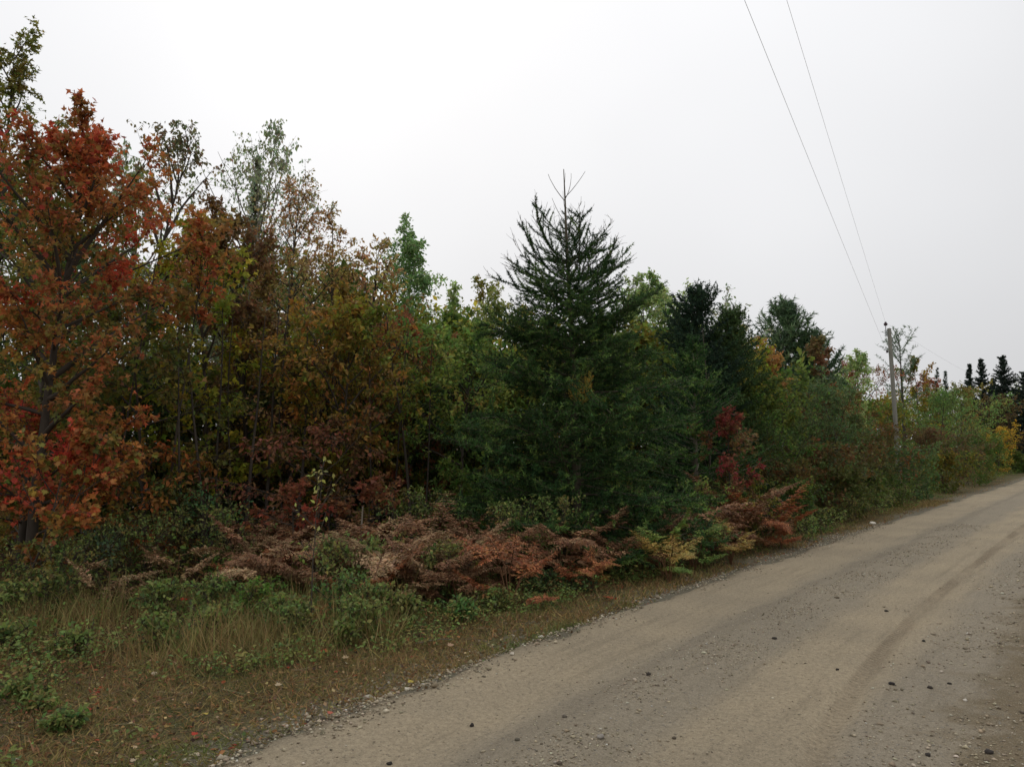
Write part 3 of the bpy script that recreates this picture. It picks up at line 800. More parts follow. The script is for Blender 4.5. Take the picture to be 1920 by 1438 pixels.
# --- roadside bushes on the right, from the fern bank to the bend
bush = [
    (1440, 860, 16.2, 150, [((112, 92, 50), 3), ((96, 98, 52), 3), ((130, 82, 54), 2)], 'brown-olive low bush beside the crimson maple'),
    (1395, 885, 14.6, 120, OLIVE, 'yellow-olive tuft of a bush over the right end of the ferns'),
    (1520, 830, 18.5, 150, [((116, 88, 56), 3), ((92, 92, 52), 2)], 'russet and olive bush behind the end of the ferns'),
    (1500, 900, 15.6, 120, GREEN, 'green leafy bush at the right end of the ferns'),
    (1575, 880, 18.6, 140, [((92, 104, 52), 3), ((106, 108, 54), 2), ((120, 92, 54), 1)], 'olive green bush by the road verge left of the utility pole'),
    (1600, 800, 22.0, 120, [((98, 90, 52), 3), ((120, 84, 52), 2), ((86, 96, 52), 2)], 'tall reddish olive bush left of the foot of the utility pole'),
    (1648, 890, 22.0, 100, GREEN, 'dark green low bush under the utility pole'),
    (1712, 836, 25.0, 110, [((80, 104, 60), 3), ((94, 112, 62), 2)], 'fresh green bush hiding the foot of the utility pole'),
    (1752, 800, 30.0, 110, [((104, 92, 60), 3), ((112, 84, 58), 2)], 'mauve-brown bush under the fresh green maple'),
    (1765, 850, 29.0, 110, OLIVE, 'olive bush at the verge right of the utility pole'),
    (1805, 815, 34.0, 110, GREEN, 'green bush along the verge below the black spruces'),
    (1840, 840, 38.0, 90, OLIVE, 'small olive bush along the verge, left of the golden bush'),
    (1895, 845, 50.0, 70, GREEN, 'green bush at the bend right of the golden bush'),
    (1640, 760, 40.0, 120, [((112, 96, 58), 3), ((96, 104, 58), 3)], 'loose olive bush close behind the left of the utility pole'),
    (1555, 780, 22.5, 130, [((86, 108, 60), 3), ((98, 104, 58), 3)], 'sea-green bush in the middle of the right-hand thicket'),
    (1465, 780, 19.0, 120, [((78, 98, 52), 3), ((96, 92, 52), 2)], 'dark green bush in front of the grey-green alder'),
    (1390, 800, 16.5, 120, [((70, 88, 48), 3), ((84, 92, 48), 2)], 'deep green bush behind the crimson maple'),
]
for k, (px, top, Y, w, pal, lab) in enumerate(bush):
    pal = [(tuple(.88 * q_ for q_ in c_), w_) for c_, w_ in pal]
    T(broadleaf, 'roadside_bush', lab, 'bush', px, top, Y, w * 1.25, pal, 100 + k, base=.02, limbs=24, sub=8, subsub=4, per=4,
      leaf=(.05 + .0012 * Y) * [1, .75, 1.3, .9, 1.15][k % 5], stems=4, shape=['round', 'fan', 'ovoid', 'fan'][k % 4], elev=(5, 68), crown_name='foliage', tpl=OVAL2 if Y < 20 else OVAL,
      mixw=.7, keep=[1, .75, .9, .6][k % 4])

# --- the woods behind the front row
deep = []
r_ = np.random.default_rng(5)
tops = [(0, 330), (120, 420), (240, 450), (360, 470), (480, 470), (600, 480), (680, 520), (760, 600), (830, 610), (910, 610), (1000, 600), (1100, 600),
        (1190, 610), (1260, 620), (1340, 650), (1410, 690), (1480, 700), (1550, 720), (1620, 740), (1680, 750), (1740, 735), (1790, 730), (1850, 735), (1910, 735)]
for row in range(2):
    for k, (px, top) in enumerate(tops):
        px_ = px + r_.uniform(-25, 25) + row * 55
        base_Y = np.interp(px, [0, 600, 1000, 1300, 1500, 1700, 1900], [14.5, 17, 18, 21, 30, 47, 64]) * (1 + .22 * row) + r_.uniform(0, 1.5)
        pal = [OLIVE, OLIVE, GREEN, DARKG, YELLOW, GREEN, GREEN][r_.integers(0, 7)]
        T(broadleaf, 'forest_tree', 'dim leafy tree deep in the woods, behind the front row and mostly covered by it', 'tree',
          px_, top + 35 * row + r_.uniform(-10, 25), base_Y, 220 if px < 1500 else 140, pal, 200 + k + 40 * row, base=.02, limbs=26, sub=7, subsub=3, per=3,
          leaf=min(.0085 * base_Y, .17), shape='column', group='dim trees filling the woods behind the front row')
for k, px in enumerate(np.arange(-60, 1330, 62)):
    Y = float(np.interp(px, [0, 600, 1000, 1300], [13.2, 15.2, 16.4, 18.5])) + r_.uniform(-.4, .8)
    T(broadleaf, 'understorey_bush', 'dim leafy bush deep in the woods behind the trunks, mostly covered', 'bush', px, 690 + r_.uniform(-30, 40), Y, 170,
      [DARKG, GREEN, OLIVE][k % 3], 330 + k, base=.02, limbs=22, sub=7, subsub=2, per=4, leaf=.12, shape='column', stems=3, crown_name='foliage',
      group='dim bushes filling the woods behind the trunks')
# thin stems in the shade of the left wood
ORD = 'first second third fourth fifth sixth seventh eighth ninth tenth eleventh twelfth thirteenth fourteenth fifteenth sixteenth seventeenth eighteenth nineteenth twentieth'.split()
ORD += ['twenty-' + o_ for o_ in ORD[:9]]
_sx = [385, 412, 436, 462, 498, 530, 345, 556, 705, 735, 775, 790, 215, 620, 1330]
STEMLAB = ['thin bare stem in the shaded wood edge, %s from the left of these stems' % ORD[sorted(_sx).index(q_)] for q_ in _sx]
STEMLAB[-1] = 'lone thin bare stem in the shade beside the crimson maple'
for k, (px, Y, dx) in enumerate([(385, 11.3, .01), (412, 12.0, -.02), (436, 12.6, .03), (462, 11.7, 0), (498, 12.4, .02), (530, 12.9, -.03), (345, 11.0, .0), (556, 12.2, .02),
                                 (705, 12.6, .0), (735, 13.4, .03), (775, 12.8, -.04), (790, 13.2, .05), (215, 10.8, .03), (620, 12.4, .0), (1330, 14.8, .02)]):
    q = P(px, 900, Y); r = np.random.default_rng(400 + k)
    root = tag(link('bare_sapling', None, loc=(q[0], q[1], float(ground_z(q[0], q[1])) - .03)),
               STEMLAB[k], 'sapling', 'bare stems in the shaded wood edge')
    tr = curve_from(np.zeros((1, 3)), norm(np.array([[dx * 2, 0, 1.0]])), np.array([r.uniform(3.4, 4.6)]), 9, r, .03, 0)
    m = MB(); v, f = tubes(tr, r.uniform(.018, .035), .006, 6); m.add(v, f, (1, 1, 1))
    link('trunk', m.mesh('trunk', [M_BARK], True), root)
    m = MB(); n = 9
    s_, d_ = along(np.repeat(tr, n, 0), r.uniform(.2, .9, n))
    tw = curve_from(s_, norm(r.normal(0, 1, (n, 3)) * [1, 1, .3] + [0, 0, .3]), r.uniform(.3, .8, n), 5, r, .15, .1)
    for i in range(n):
        m = MB(); v, f = tubes(tw[i:i + 1], .006, .002, 4); m.add(v, f, (1, 1, 1))
        link('twig', m.mesh('twig', [M_BARK], True), root)

# leaves that can be picked out one by one on the near maple
root, pos, ax, nr, lc = big_maple
score = -.5 * pos[:, 1] + .12 * pos[:, 2] + np.random.default_rng(3).uniform(0, 1.6, len(pos))
redness = lc[:, 0] / (lc[:, 1] + .02)
order = np.argsort(-(score + .12 * redness))[:260]
leaf_meshes = []
for k, c in enumerate([(178, 72, 56), (170, 92, 56), (180, 78, 74), (152, 112, 56), (188, 100, 62), (140, 66, 52)]):
    m = MB(); v, f = place(MAPLE, np.zeros((1, 3)), np.array([[0, 1.0, 0]]), np.array([[0, 0, 1.0]]), .078)
    m.add(v, f, lin(c)); leaf_meshes.append(m.mesh('leaf', [M_LEAF]))
from mathutils import Matrix


def basis(axis, nrm):
    y = Vector(axis).normalized(); z = Vector(nrm); z = (z - y * z.dot(y)).normalized(); x = y.cross(z)
    return Matrix((x, y, z)).transposed().to_4x4()


r = np.random.default_rng(31)
for i in order:
    o = link('leaf', leaf_meshes[r.integers(0, 6)], root)
    o.matrix_local = Matrix.Translation(Vector(pos[i] + r.normal(0, .04, 3))) @ basis(ax[i], nr[i] + [0, -.4, 0]) @ Matrix.Scale(float(r.uniform(.7, 1.1)), 4)

# ------------------------------------------------------------------ the larch
LY = 11.6
q = P(1078, 312, LY)
LX, LH = float(q[0]), float(q[2]) - float(ground_z(q[0], q[1]))
larch = tag(link('larch_tree', None, loc=(LX, LY, float(ground_z(LX, LY)) - .03)),
            'broad dark green larch with a bare spiky top in front of the woods', 'larch tree')
r = np.random.default_rng(77)
trunk = curve_from(np.zeros((1, 3)), np.array([[0, 0, 1.0]]), np.array([LH + .03]), 14, r, .008, .02)
m = MB(); v, f = tubes(trunk, .085, .006, 9); m.add(v, f, (1, 1, 1))
link('trunk', m.mesh('trunk', [M_LARCHWOOD], True), larch)


def larch_branch(seed, bare, lift, gold=False):
    """unit branch along +x: wood mesh and needle mesh"""
    r = np.random.default_rng(seed)
    main = curve_from(np.zeros((1, 3)), np.array([[1.0, 0, -.05]]), np.array([1.0]), 9, r, .05, lift)
    wood, fol = MB(), MB()
    n2 = 18 if bare < .1 else 12
    u = np.linspace(.12, .95, n2) + r.uniform(-.03, .03, n2)
    s2, d2 = along(np.repeat(main, n2, 0), u)
    sd = np.stack([0 * u, np.where(np.arange(n2) % 2, 1, -1), r.uniform(-.35, .25, n2)], -1)
    d2 = norm(d2 * .8 + sd * .75 + r.normal(0, .12, (n2, 3)))
    l2 = curve_from(s2, d2, (.50 * (1.08 - u * .8)) * r.uniform(.4, 1.2, n2), 6, r, .09, .25 * lift + r.normal(0, .1) + (0 if bare < .1 else .35))
    i3 = np.repeat(np.arange(n2), 3 if bare < .1 else 1)
    s3, d3 = along(l2[i3], r.uniform(.25, .9, len(i3)))
    l3 = curve_from(s3, norm(d3 * .9 + r.normal(0, .4, d3.shape) * [1, 1, .5]), r.uniform(.06, .18, len(i3)), 6, r, .1, .05)
    v, f = tubes(main, .0095 if bare < .1 else .0068, .0022, 5); wood.add(v, f, (1, 1, 1))
    v, f = tubes(l2, .0044, .0018, 3); wood.add(v, f, (1, 1, 1))
    v, f = tubes(l3, .0024, .0014, 3); wood.add(v, f, (1, 1, 1))
    if bare < .1:
        tw = np.concatenate([main[:, 3:9], l2, l3])
    else:
        # needles clothe the inner part of each shoot, the tips stay bare
        cut = max(1 - bare, .08)
        k = np.linspace(0, 1, 6)
        inner = lambda a_, q_: np.stack([along(a_, np.full(len(a_), w_ * q_))[0] for w_ in k], 1)
        tw = np.concatenate([inner(main, cut + .1), inner(l2[u < cut + .15], .75) if (u < cut + .15).any() else inner(l2[:1], .5)])
    base_l = LARCH if not gold else [((176, 140, 62), 3), ((150, 140, 68), 3), ((120, 124, 62), 2)]
    cols = palette_pick(base_l, len(tw), r)
    v, f, c = needles_on(tw, r, .0040 if bare < .1 else (.0015 if bare < .5 else .003), .030 if bare < .1 else .034, 2.4 if bare < .1 else 2.2, cols, 1.0)
    fol.add(v, f, c)
    return wood.mesh('branch', [M_LARCHWOOD], True), fol.mesh('needles', [M_NEEDLE])


full = [larch_branch(500 + k, 0.0, lf) for k, lf in enumerate([.25, .4, .3, .15, .35, .5])]
part = [larch_branch(520 + k, [.22, .4, .3, .18, .36, .25][k], lf) for k, lf in enumerate([.45, .75, .35, .55, .25, .9])]
bare = [larch_branch(540 + k, .8, lf) for k, lf in enumerate([.8, 1.0, .9])]


def put_branch(pair, t, az, el, ln, needles=True, tint=None):
    s_, _ = along(trunk, np.array([t]))
    M = Matrix.Translation(Vector(s_[0])) @ Matrix.Rotation(az, 4, 'Z') @ Matrix.Rotation(-el, 4, 'Y') @ Matrix.Rotation(float(r.uniform(-.3, .3)), 4, 'X') @ Matrix.Scale(ln, 4)
    o = link('branch', pair[0], larch); o.matrix_local = M
    if needles:
        link('needles', pair[1] if tint is None else tint, o)
    return o


nb = 165
for k in range(nb):
    t = .035 + .75 * (k / nb) ** 1.12
    t = max(.03, round(t * 24) / 24 + r.normal(0, .006))
    zt = t
    R_ = np.interp(zt, [0, .12, .25, .45, .6, .74, .8], [1.45, 1.7, 1.62, 1.38, 1.24, .98, .78])
    el = np.interp(zt, [0, .25, .5, .78], [-.12, .02, .12, .42]) + r.normal(0, .12)
    az = k * 2.39996 + r.uniform(-.4, .4)
    ln = float(R_ * 1.08 * r.uniform(.6, 1.16))
    pool = full if zt < .54 else (part if r.uniform() < (zt - .52) * 6 else full)
    put_branch(pool[r.integers(0, len(pool))], t, az, el, ln)
for t, az, el, ln in [(.705, .10, .42, 1.05), (.70, 3.05, .40, 1.15), (.715, 1.6, .55, .7), (.72, 4.6, .5, .8), (.755, 3.3, .62, .95), (.76, .25, .45, 1.05),
                      (.77, 5.4, .6, .6), (.80, 2.5, .72, .6), (.81, .6, .7, .55), (.66, -.15, .35, 1.2), (.66, 3.4, .3, 1.3)]:
    put_branch(part[r.integers(0, len(part))] if t < .75 else bare[r.integers(0, 3)], t, az, el, ln, needles=True)
for k in range(26):
    t = .50 + .19 * k / 26
    put_branch(full[r.integers(0, 6)], t, k * 2.39996 + .7, float(np.interp(t, [.5, .69], [.15, .45]) + r.normal(0, .1)), float(np.interp(t, [.5, .69], [1.25, .72]) * r.uniform(.75, 1.1)))
# the bare leader's last twigs
for t, az, el, ln in [(.915, 2.9, .95, .50), (.92, .25, 1.05, .42), (.925, -.3, .75, .48), (.86, 3.3, .85, .42), (.85, .1, .8, .36), (.95, 1.5, 1.1, .25), (.89, 4.2, .9, .3)]:
    m = MB(); tw = curve_from(np.zeros((1, 3)), np.array([[1.0, 0, 0]]), np.array([1.0]), 7, r, .04, .35)
    v, f = tubes(tw, .012, .006, 4); m.add(v, f, (1, 1, 1))
    s_, _ = along(trunk, np.array([t]))
    o = link('branch', m.mesh('branch', [M_LARCHWOOD], True), larch)
    o.matrix_local = Matrix.Translation(Vector(s_[0])) @ Matrix.Rotation(az, 4, 'Z') @ Matrix.Rotation(-el, 4, 'Y') @ Matrix.Scale(ln, 4)
# one golden bough turning early, low on the front
gold_pair = larch_branch(611, 0.0, .5, True)
q = P(1085, 765, 10.75)
for k, (az, el, ln) in enumerate([(-.6, .8, .50), (-2.3, .7, .42), (-1.5, 1.0, .42)]):
    M = Matrix.Translation(Vector(q) - larch.location + Vector((.03 * k, 0, 0))) @ Matrix.Rotation(az, 4, 'Z') @ Matrix.Rotation(-el, 4, 'Y') @ Matrix.Scale(ln, 4)
    o = link('branch', gold_pair[0], larch); o.matrix_local = M
    tag(o, 'small bough with golden yellow needles low on the front of the larch')
    link('needles', gold_pair[1], o)

# ------------------------------------------------------------------ utility pole and wires
PY_ = 36.0
top = P(1667, 616, PY_); bot = P(1683, 850, PY_)
dirx = (top[0] - bot[0]) / (top[2] - bot[2])
gzp = float(ground_z(bot[0], PY_)) - .2
bx = float(bot[0] - dirx * (bot[2] - gzp))
pole = tag(link('utility_pole', None, loc=(bx, PY_, gzp)), 'weathered grey wooden utility pole leaning slightly left, rising from the thicket', 'utility pole')
hgt_ = float(top[2] - gzp); axis_p = np.array([dirx, 0, 1.0])
m = MB(); pl = np.array([[axis_p * hgt_ * k / 8 for k in range(9)]]); v, f = tubes(pl, .108, .085, 14); m.add(v, f, (1, 1, 1))
ring = np.arange(14) + 8 * 14
m.add(np.concatenate([v[ring], [pl[0, -1] + [0, 0, .02]]]), [[k, (k + 1) % 14, 14] for k in range(14)], (1, 1, 1))
link('pole_shaft', m.mesh('pole_shaft', [M_POLE], True), pole)
tp = axis_p * hgt_


def lathe(prof, mat, name, parent, at_):
    n = 12; a = np.arange(n) / n * 2 * pi
    v = np.concatenate([np.stack([np.cos(a) * rr_, np.sin(a) * rr_, 0 * a + zz], -1) for rr_, zz in prof])
    i = np.arange(len(prof) * n).reshape(len(prof), n)
    f = np.stack([i[:-1], np.roll(i[:-1], -1, 1), np.roll(i[1:], -1, 1), i[1:]], -1).reshape(-1, 4)
    m = MB(); m.add(v, f, (1, 1, 1))
    o = link(name, m.mesh(name, [mat], True), parent); o.location = [float(q_) for q_ in at_]
    return o


pin_x = tp + [-.15, 0, -.35]
lathe([(.012, 0), (.022, .02), (.018, .1), (.016, .55), (.0, .56)], M_METAL, 'insulator_pin', pole, pin_x)
lathe([(.0, -.02), (.06, -.02), (.085, .0), (.06, .03), (.10, .05), (.06, .09), (.045, .10), (.055, .12), (.03, .15), (0, .155)], M_PORC, 'insulator', pole, pin_x + [0, 0, .5])
m = MB(); v, f = tubes(np.array([[pin_x + [.15, 0, .05], pin_x + [0, 0, .05]], [pin_x + [.15, 0, .22], pin_x + [0, 0, .22]]]), .016, .016, 6); m.add(v, f, (1, 1, 1))
link('pin_bracket', m.mesh('pin_bracket', [M_METAL]), pole)
neu = axis_p * (hgt_ - 1.05) + [-.16, 0, 0]
lathe([(0, -.05), (.045, -.05), (.05, -.02), (.03, 0), (.05, .02), (.045, .05), (0, .05)], M_PORC, 'spool_insulator', pole, neu)
m = MB(); v, f = tubes(np.array([[axis_p * (hgt_ - .9) + [-.12, 0, 0], axis_p * (hgt_ - .7) + [-.28, .0, -.25], axis_p * (hgt_ - 1.0) + [-.17, 0, 0]]]), .012, .012, 5); m.add(v, f, (1, 1, 1))
link('jumper_lead', m.mesh('jumper_lead', [M_WIRE], True), pole)
pw = np.array([bx, PY_, gzp])


def wire(start, end, sag, name, label, rad):
    u = np.linspace(0, 1, 60)[:, None]
    pl_ = start * (1 - u) + end * u; pl_[:, 2] -= sag * 4 * (u * (1 - u))[:, 0]
    m = MB(); v, f = tubes(pl_[None], rad, rad, 6); m.add(v, f, (1, 1, 1))
    return tag(link(name, m.mesh(name, [M_WIRE], True)), label, 'power line')


a1 = pw + pin_x + [0, 0, .62]; b1 = P(1478, 0, 10.0); d1 = (b1 - a1); e1 = a1 + d1 * 1.9
a2 = pw + neu; b2 = P(1400, 0, 9.6); d2_ = (b2 - a2); e2 = a2 + d2_ * 1.9


def fit(a, e, px):
    """choose the sag so that the wire leaves the frame at (px, 0)"""
    return a, e


wire(a1, e1, 0.08, 'power_line', 'thin upper power line, the right one of the pair crossing the sky', .0024)
wire(a2, e2, 0.08, 'power_line', 'thicker lower power line, the left one of the pair crossing the sky', .003)
wire(a1, np.array([a1[0] + 34, a1[1] + 42, a1[2] - 1.0]), .6, 'power_line', 'faint power line running on beyond the utility pole to the right', .003)

# ------------------------------------------------------------------ bracken
def frond_mesh(seed, pal, length=.62, curl=.5, name='frond'):
    r = np.random.default_rng(seed)
    main = curve_from(np.zeros((1, 3)), np.array([[0, .62, .78]]), np.array([length]), 12, r, .03, -curl * 2.0)
    m = MB()
    v, f = tubes(main, .006, .002, 4); m.add(v, f, lin((104, 72, 50)))
    npair = 15
    u = np.repeat(np.linspace(.22, .97, npair), 2); side = np.tile([1, -1], npair)
    s_, d_ = along(np.repeat(main, len(u), 0), u)
    ln = length * .50 * (1.06 - u) ** .85 * r.uniform(.6, 1.2, len(u))
    sv = np.stack([side * 1.0, 0 * u, 0 * u], -1)
    pin = curve_from(s_, norm(sv + d_ * .45 + r.normal(0, .10, sv.shape)), ln, 7, r, .07, -.22 - r.uniform(0, .3))
    v, f = tubes(pin, .0022, .001, 3); m.add(v, f, lin((110, 76, 54)))
    k = 9
    i2 = np.repeat(np.arange(len(pin)), 2 * k); u2 = np.tile(np.repeat(np.linspace(.05, .98, k), 2), len(pin)); sd = np.tile([1, -1], len(pin) * k)
    p2, d2 = along(pin[i2], u2)
    up = norm(np.cross(d2, np.cross(np.broadcast_to([0, 0, 1.0], d2.shape), d2)) + 1e-6)
    lat = np.cross(d2, up) * sd[:, None]
    ax_ = norm(lat + d2 * .55 + r.normal(0, .22, d2.shape) + [0, 0, -.12])
    sz = ln[i2] * .27 * (1.12 - u2) ** .8 * r.uniform(.6, 1.3, len(i2)) + .004
    v, f = place(OVAL, p2, ax_, up + r.normal(0, .4, up.shape), sz, .85)
    c = palette_pick(pal, len(pin), r)[i2] * .75 + palette_pick(pal, 1, r) * .25
    m.add(v, f, rep(jitter(c, r, .18, .06), 4))
    return m.mesh(name, [M_FERN])


BRACKEN = [((144, 108, 78), 4), ((122, 88, 64), 4), ((160, 130, 96), 2), ((100, 74, 54), 3)]
TAN = [((164, 136, 102), 4), ((142, 114, 84), 3), ((124, 108, 76), 2)]
RUST = [((146, 90, 56), 4), ((128, 78, 52), 3), ((156, 110, 68), 2)]
GOLD = [((160, 132, 70), 3), ((138, 126, 70), 2)]
LIME = [((112, 138, 68), 3), ((132, 142, 70), 2), ((94, 122, 62), 2)]
fern_sets = {n_: [frond_mesh(700 + 10 * i + k, pal_, .66, [.10, .28, .42, .18][k]) for k in range(4)]
             for i, (n_, pal_) in enumerate([('brown', BRACKEN), ('tan', TAN), ('rust', RUST), ('gold', GOLD), ('lime', LIME)])}


def fern(x, y, kind, label, group=None, size=1.0, nf=7, seed=0):
    r = np.random.default_rng(seed)
    root = tag(link('bracken_fern', None, loc=(x, y, float(ground_z(x, y)) - .02)), label, 'fern', group)
    m = MB()
    a0 = r.uniform(0, 2 * pi)
    hs = []
    for k in range(nf):
        az = a0 + k * 2 * pi / nf + r.uniform(-.35, .35)
        h = size * r.uniform(.10, .52)
        off_ = np.array([-sin(az), cos(az), 0]) * .10 * size * r.uniform(.5, 1.5)
        hs.append((az, h, off_))
    st = np.array([[np.zeros(3), o_ * .5 + [0, 0, h * .55], o_ + [0, 0, h + .02]] for _, h, o_ in hs])
    v, f = tubes(st, .006, .0045, 5); m.add(v, f, lin((120, 86, 60)))
    link('stalks', m.mesh('stalks', [M_FERN], True), root)
    for az, h, off_ in hs:
        o = link('frond', fern_sets[kind][r.integers(0, 4)], root)
        o.matrix_local = (Matrix.Translation(Vector(off_ + [0, 0, h])) @ Matrix.Rotation(az, 4, 'Z') @ Matrix.Rotation(float(r.uniform(-.65, .12)), 4, 'X')
                          @ Matrix.Rotation(float(r.uniform(-.3, .3)), 4, 'Y') @ Matrix.Scale(float(size * r.uniform(.75, 1.15)), 4))
    return root


r = np.random.default_rng(88)
GB = 'brown bracken ferns massed along the verge'
k = 0
cnt_ = [0] * 4
front = lambda px: np.interp(px, [400, 600, 800, 1000, 1250, 1480], [8.9, 8.5, 8.2, 9.4, 10.6, 13.3])
for row, (step, dY) in enumerate([(48, .25), (46, .8), (52, 1.45), (70, 2.1)]):
    for px in np.arange(470, 1440, step):
        if row == 0 and 560 < px < 700 and r.uniform() < .5: continue
        if row >= 2 and 1180 < px < 1260: continue
        if row == 3 and px > 930: continue
        if px < 1240 and r.uniform() < .10: continue
        px_ = px + r.uniform(-18, 18); Y = float(front(px_) + dY + r.uniform(-.18, .18))
        q = P(px_, 1000, Y)
        kind = 'tan' if (px_ < 900 and r.uniform() < .6) else 'brown'
        if row == 0 and r.uniform() < .12: kind = 'rust'
        lab = {'tan': 'faded tan-brown bracken fern among the massed ferns on the verge', 'brown': 'dull red-brown bracken fern among the massed ferns on the verge',
               'rust': 'rust-orange bracken fern at the front of the massed ferns'}[kind]
        cnt_[row] += 1
        lab = '%s bracken fern, %s from the left in the %s row of the bank' % ({'tan': 'faded tan', 'brown': 'dull red-brown', 'rust': 'rust-orange'}[kind], ORD[cnt_[row] - 1], ['front', 'second', 'third', 'back'][row])
        fern(float(q[0]), Y, kind, lab, GB, size=float(r.uniform(.6, 1.12)) * (1.05 if px_ < 1000 else 1.0 if px_ < 1250 else 1.25), nf=int(r.integers(4, 8)), seed=800 + k)
        k += 1
for px, py, Y, kind, lab, s_ in [
    (955, 1075, 8.45, 'rust', 'bright orange bracken fern at the left end of the front row, beside the gap', .9),
    (1092, 1055, 9.35, 'rust', 'small orange bracken fern hanging over the dark hollow below the larch', .6),
    (1110, 1020, 9.6, 'gold', 'single golden-yellow fern between brown ferns below the larch', .5),
    (1240, 1010, 10.3, 'lime', 'lime green fern among the brown ones right of the larch', .95),
    (1300, 1020, 10.9, 'lime', 'darker green fern leaning right, next to the lime green one', .95),
    (1255, 1060, 9.9, 'gold', 'yellow-green fern drooping onto the verge beneath the lime green one', .8),
    (1370, 1030, 11.3, 'gold', 'yellow-brown curling fern at the verge right of the green ferns', .7),
    (1465, 1000, 13.2, 'rust', 'orange fern at the far right end of the fern bank', .8)]:
    q = P(px, py, Y); fern(float(q[0]), Y, kind, lab, None, s_, 7, 950 + px)
for px, Y, kind, lab in [(330, 9.2, 'tan', 'lone tan fern among green weeds on the left verge'), (215, 8.5, 'tan', 'lone faded fern bowed over green weeds at the far left'),
                         (470, 9.9, 'rust', 'dark red-brown fern standing behind the left end of the bank')]:
    q = P(px, 1000, Y); fern(float(q[0]), Y, kind, lab, None, .9, 5, 970 + px)

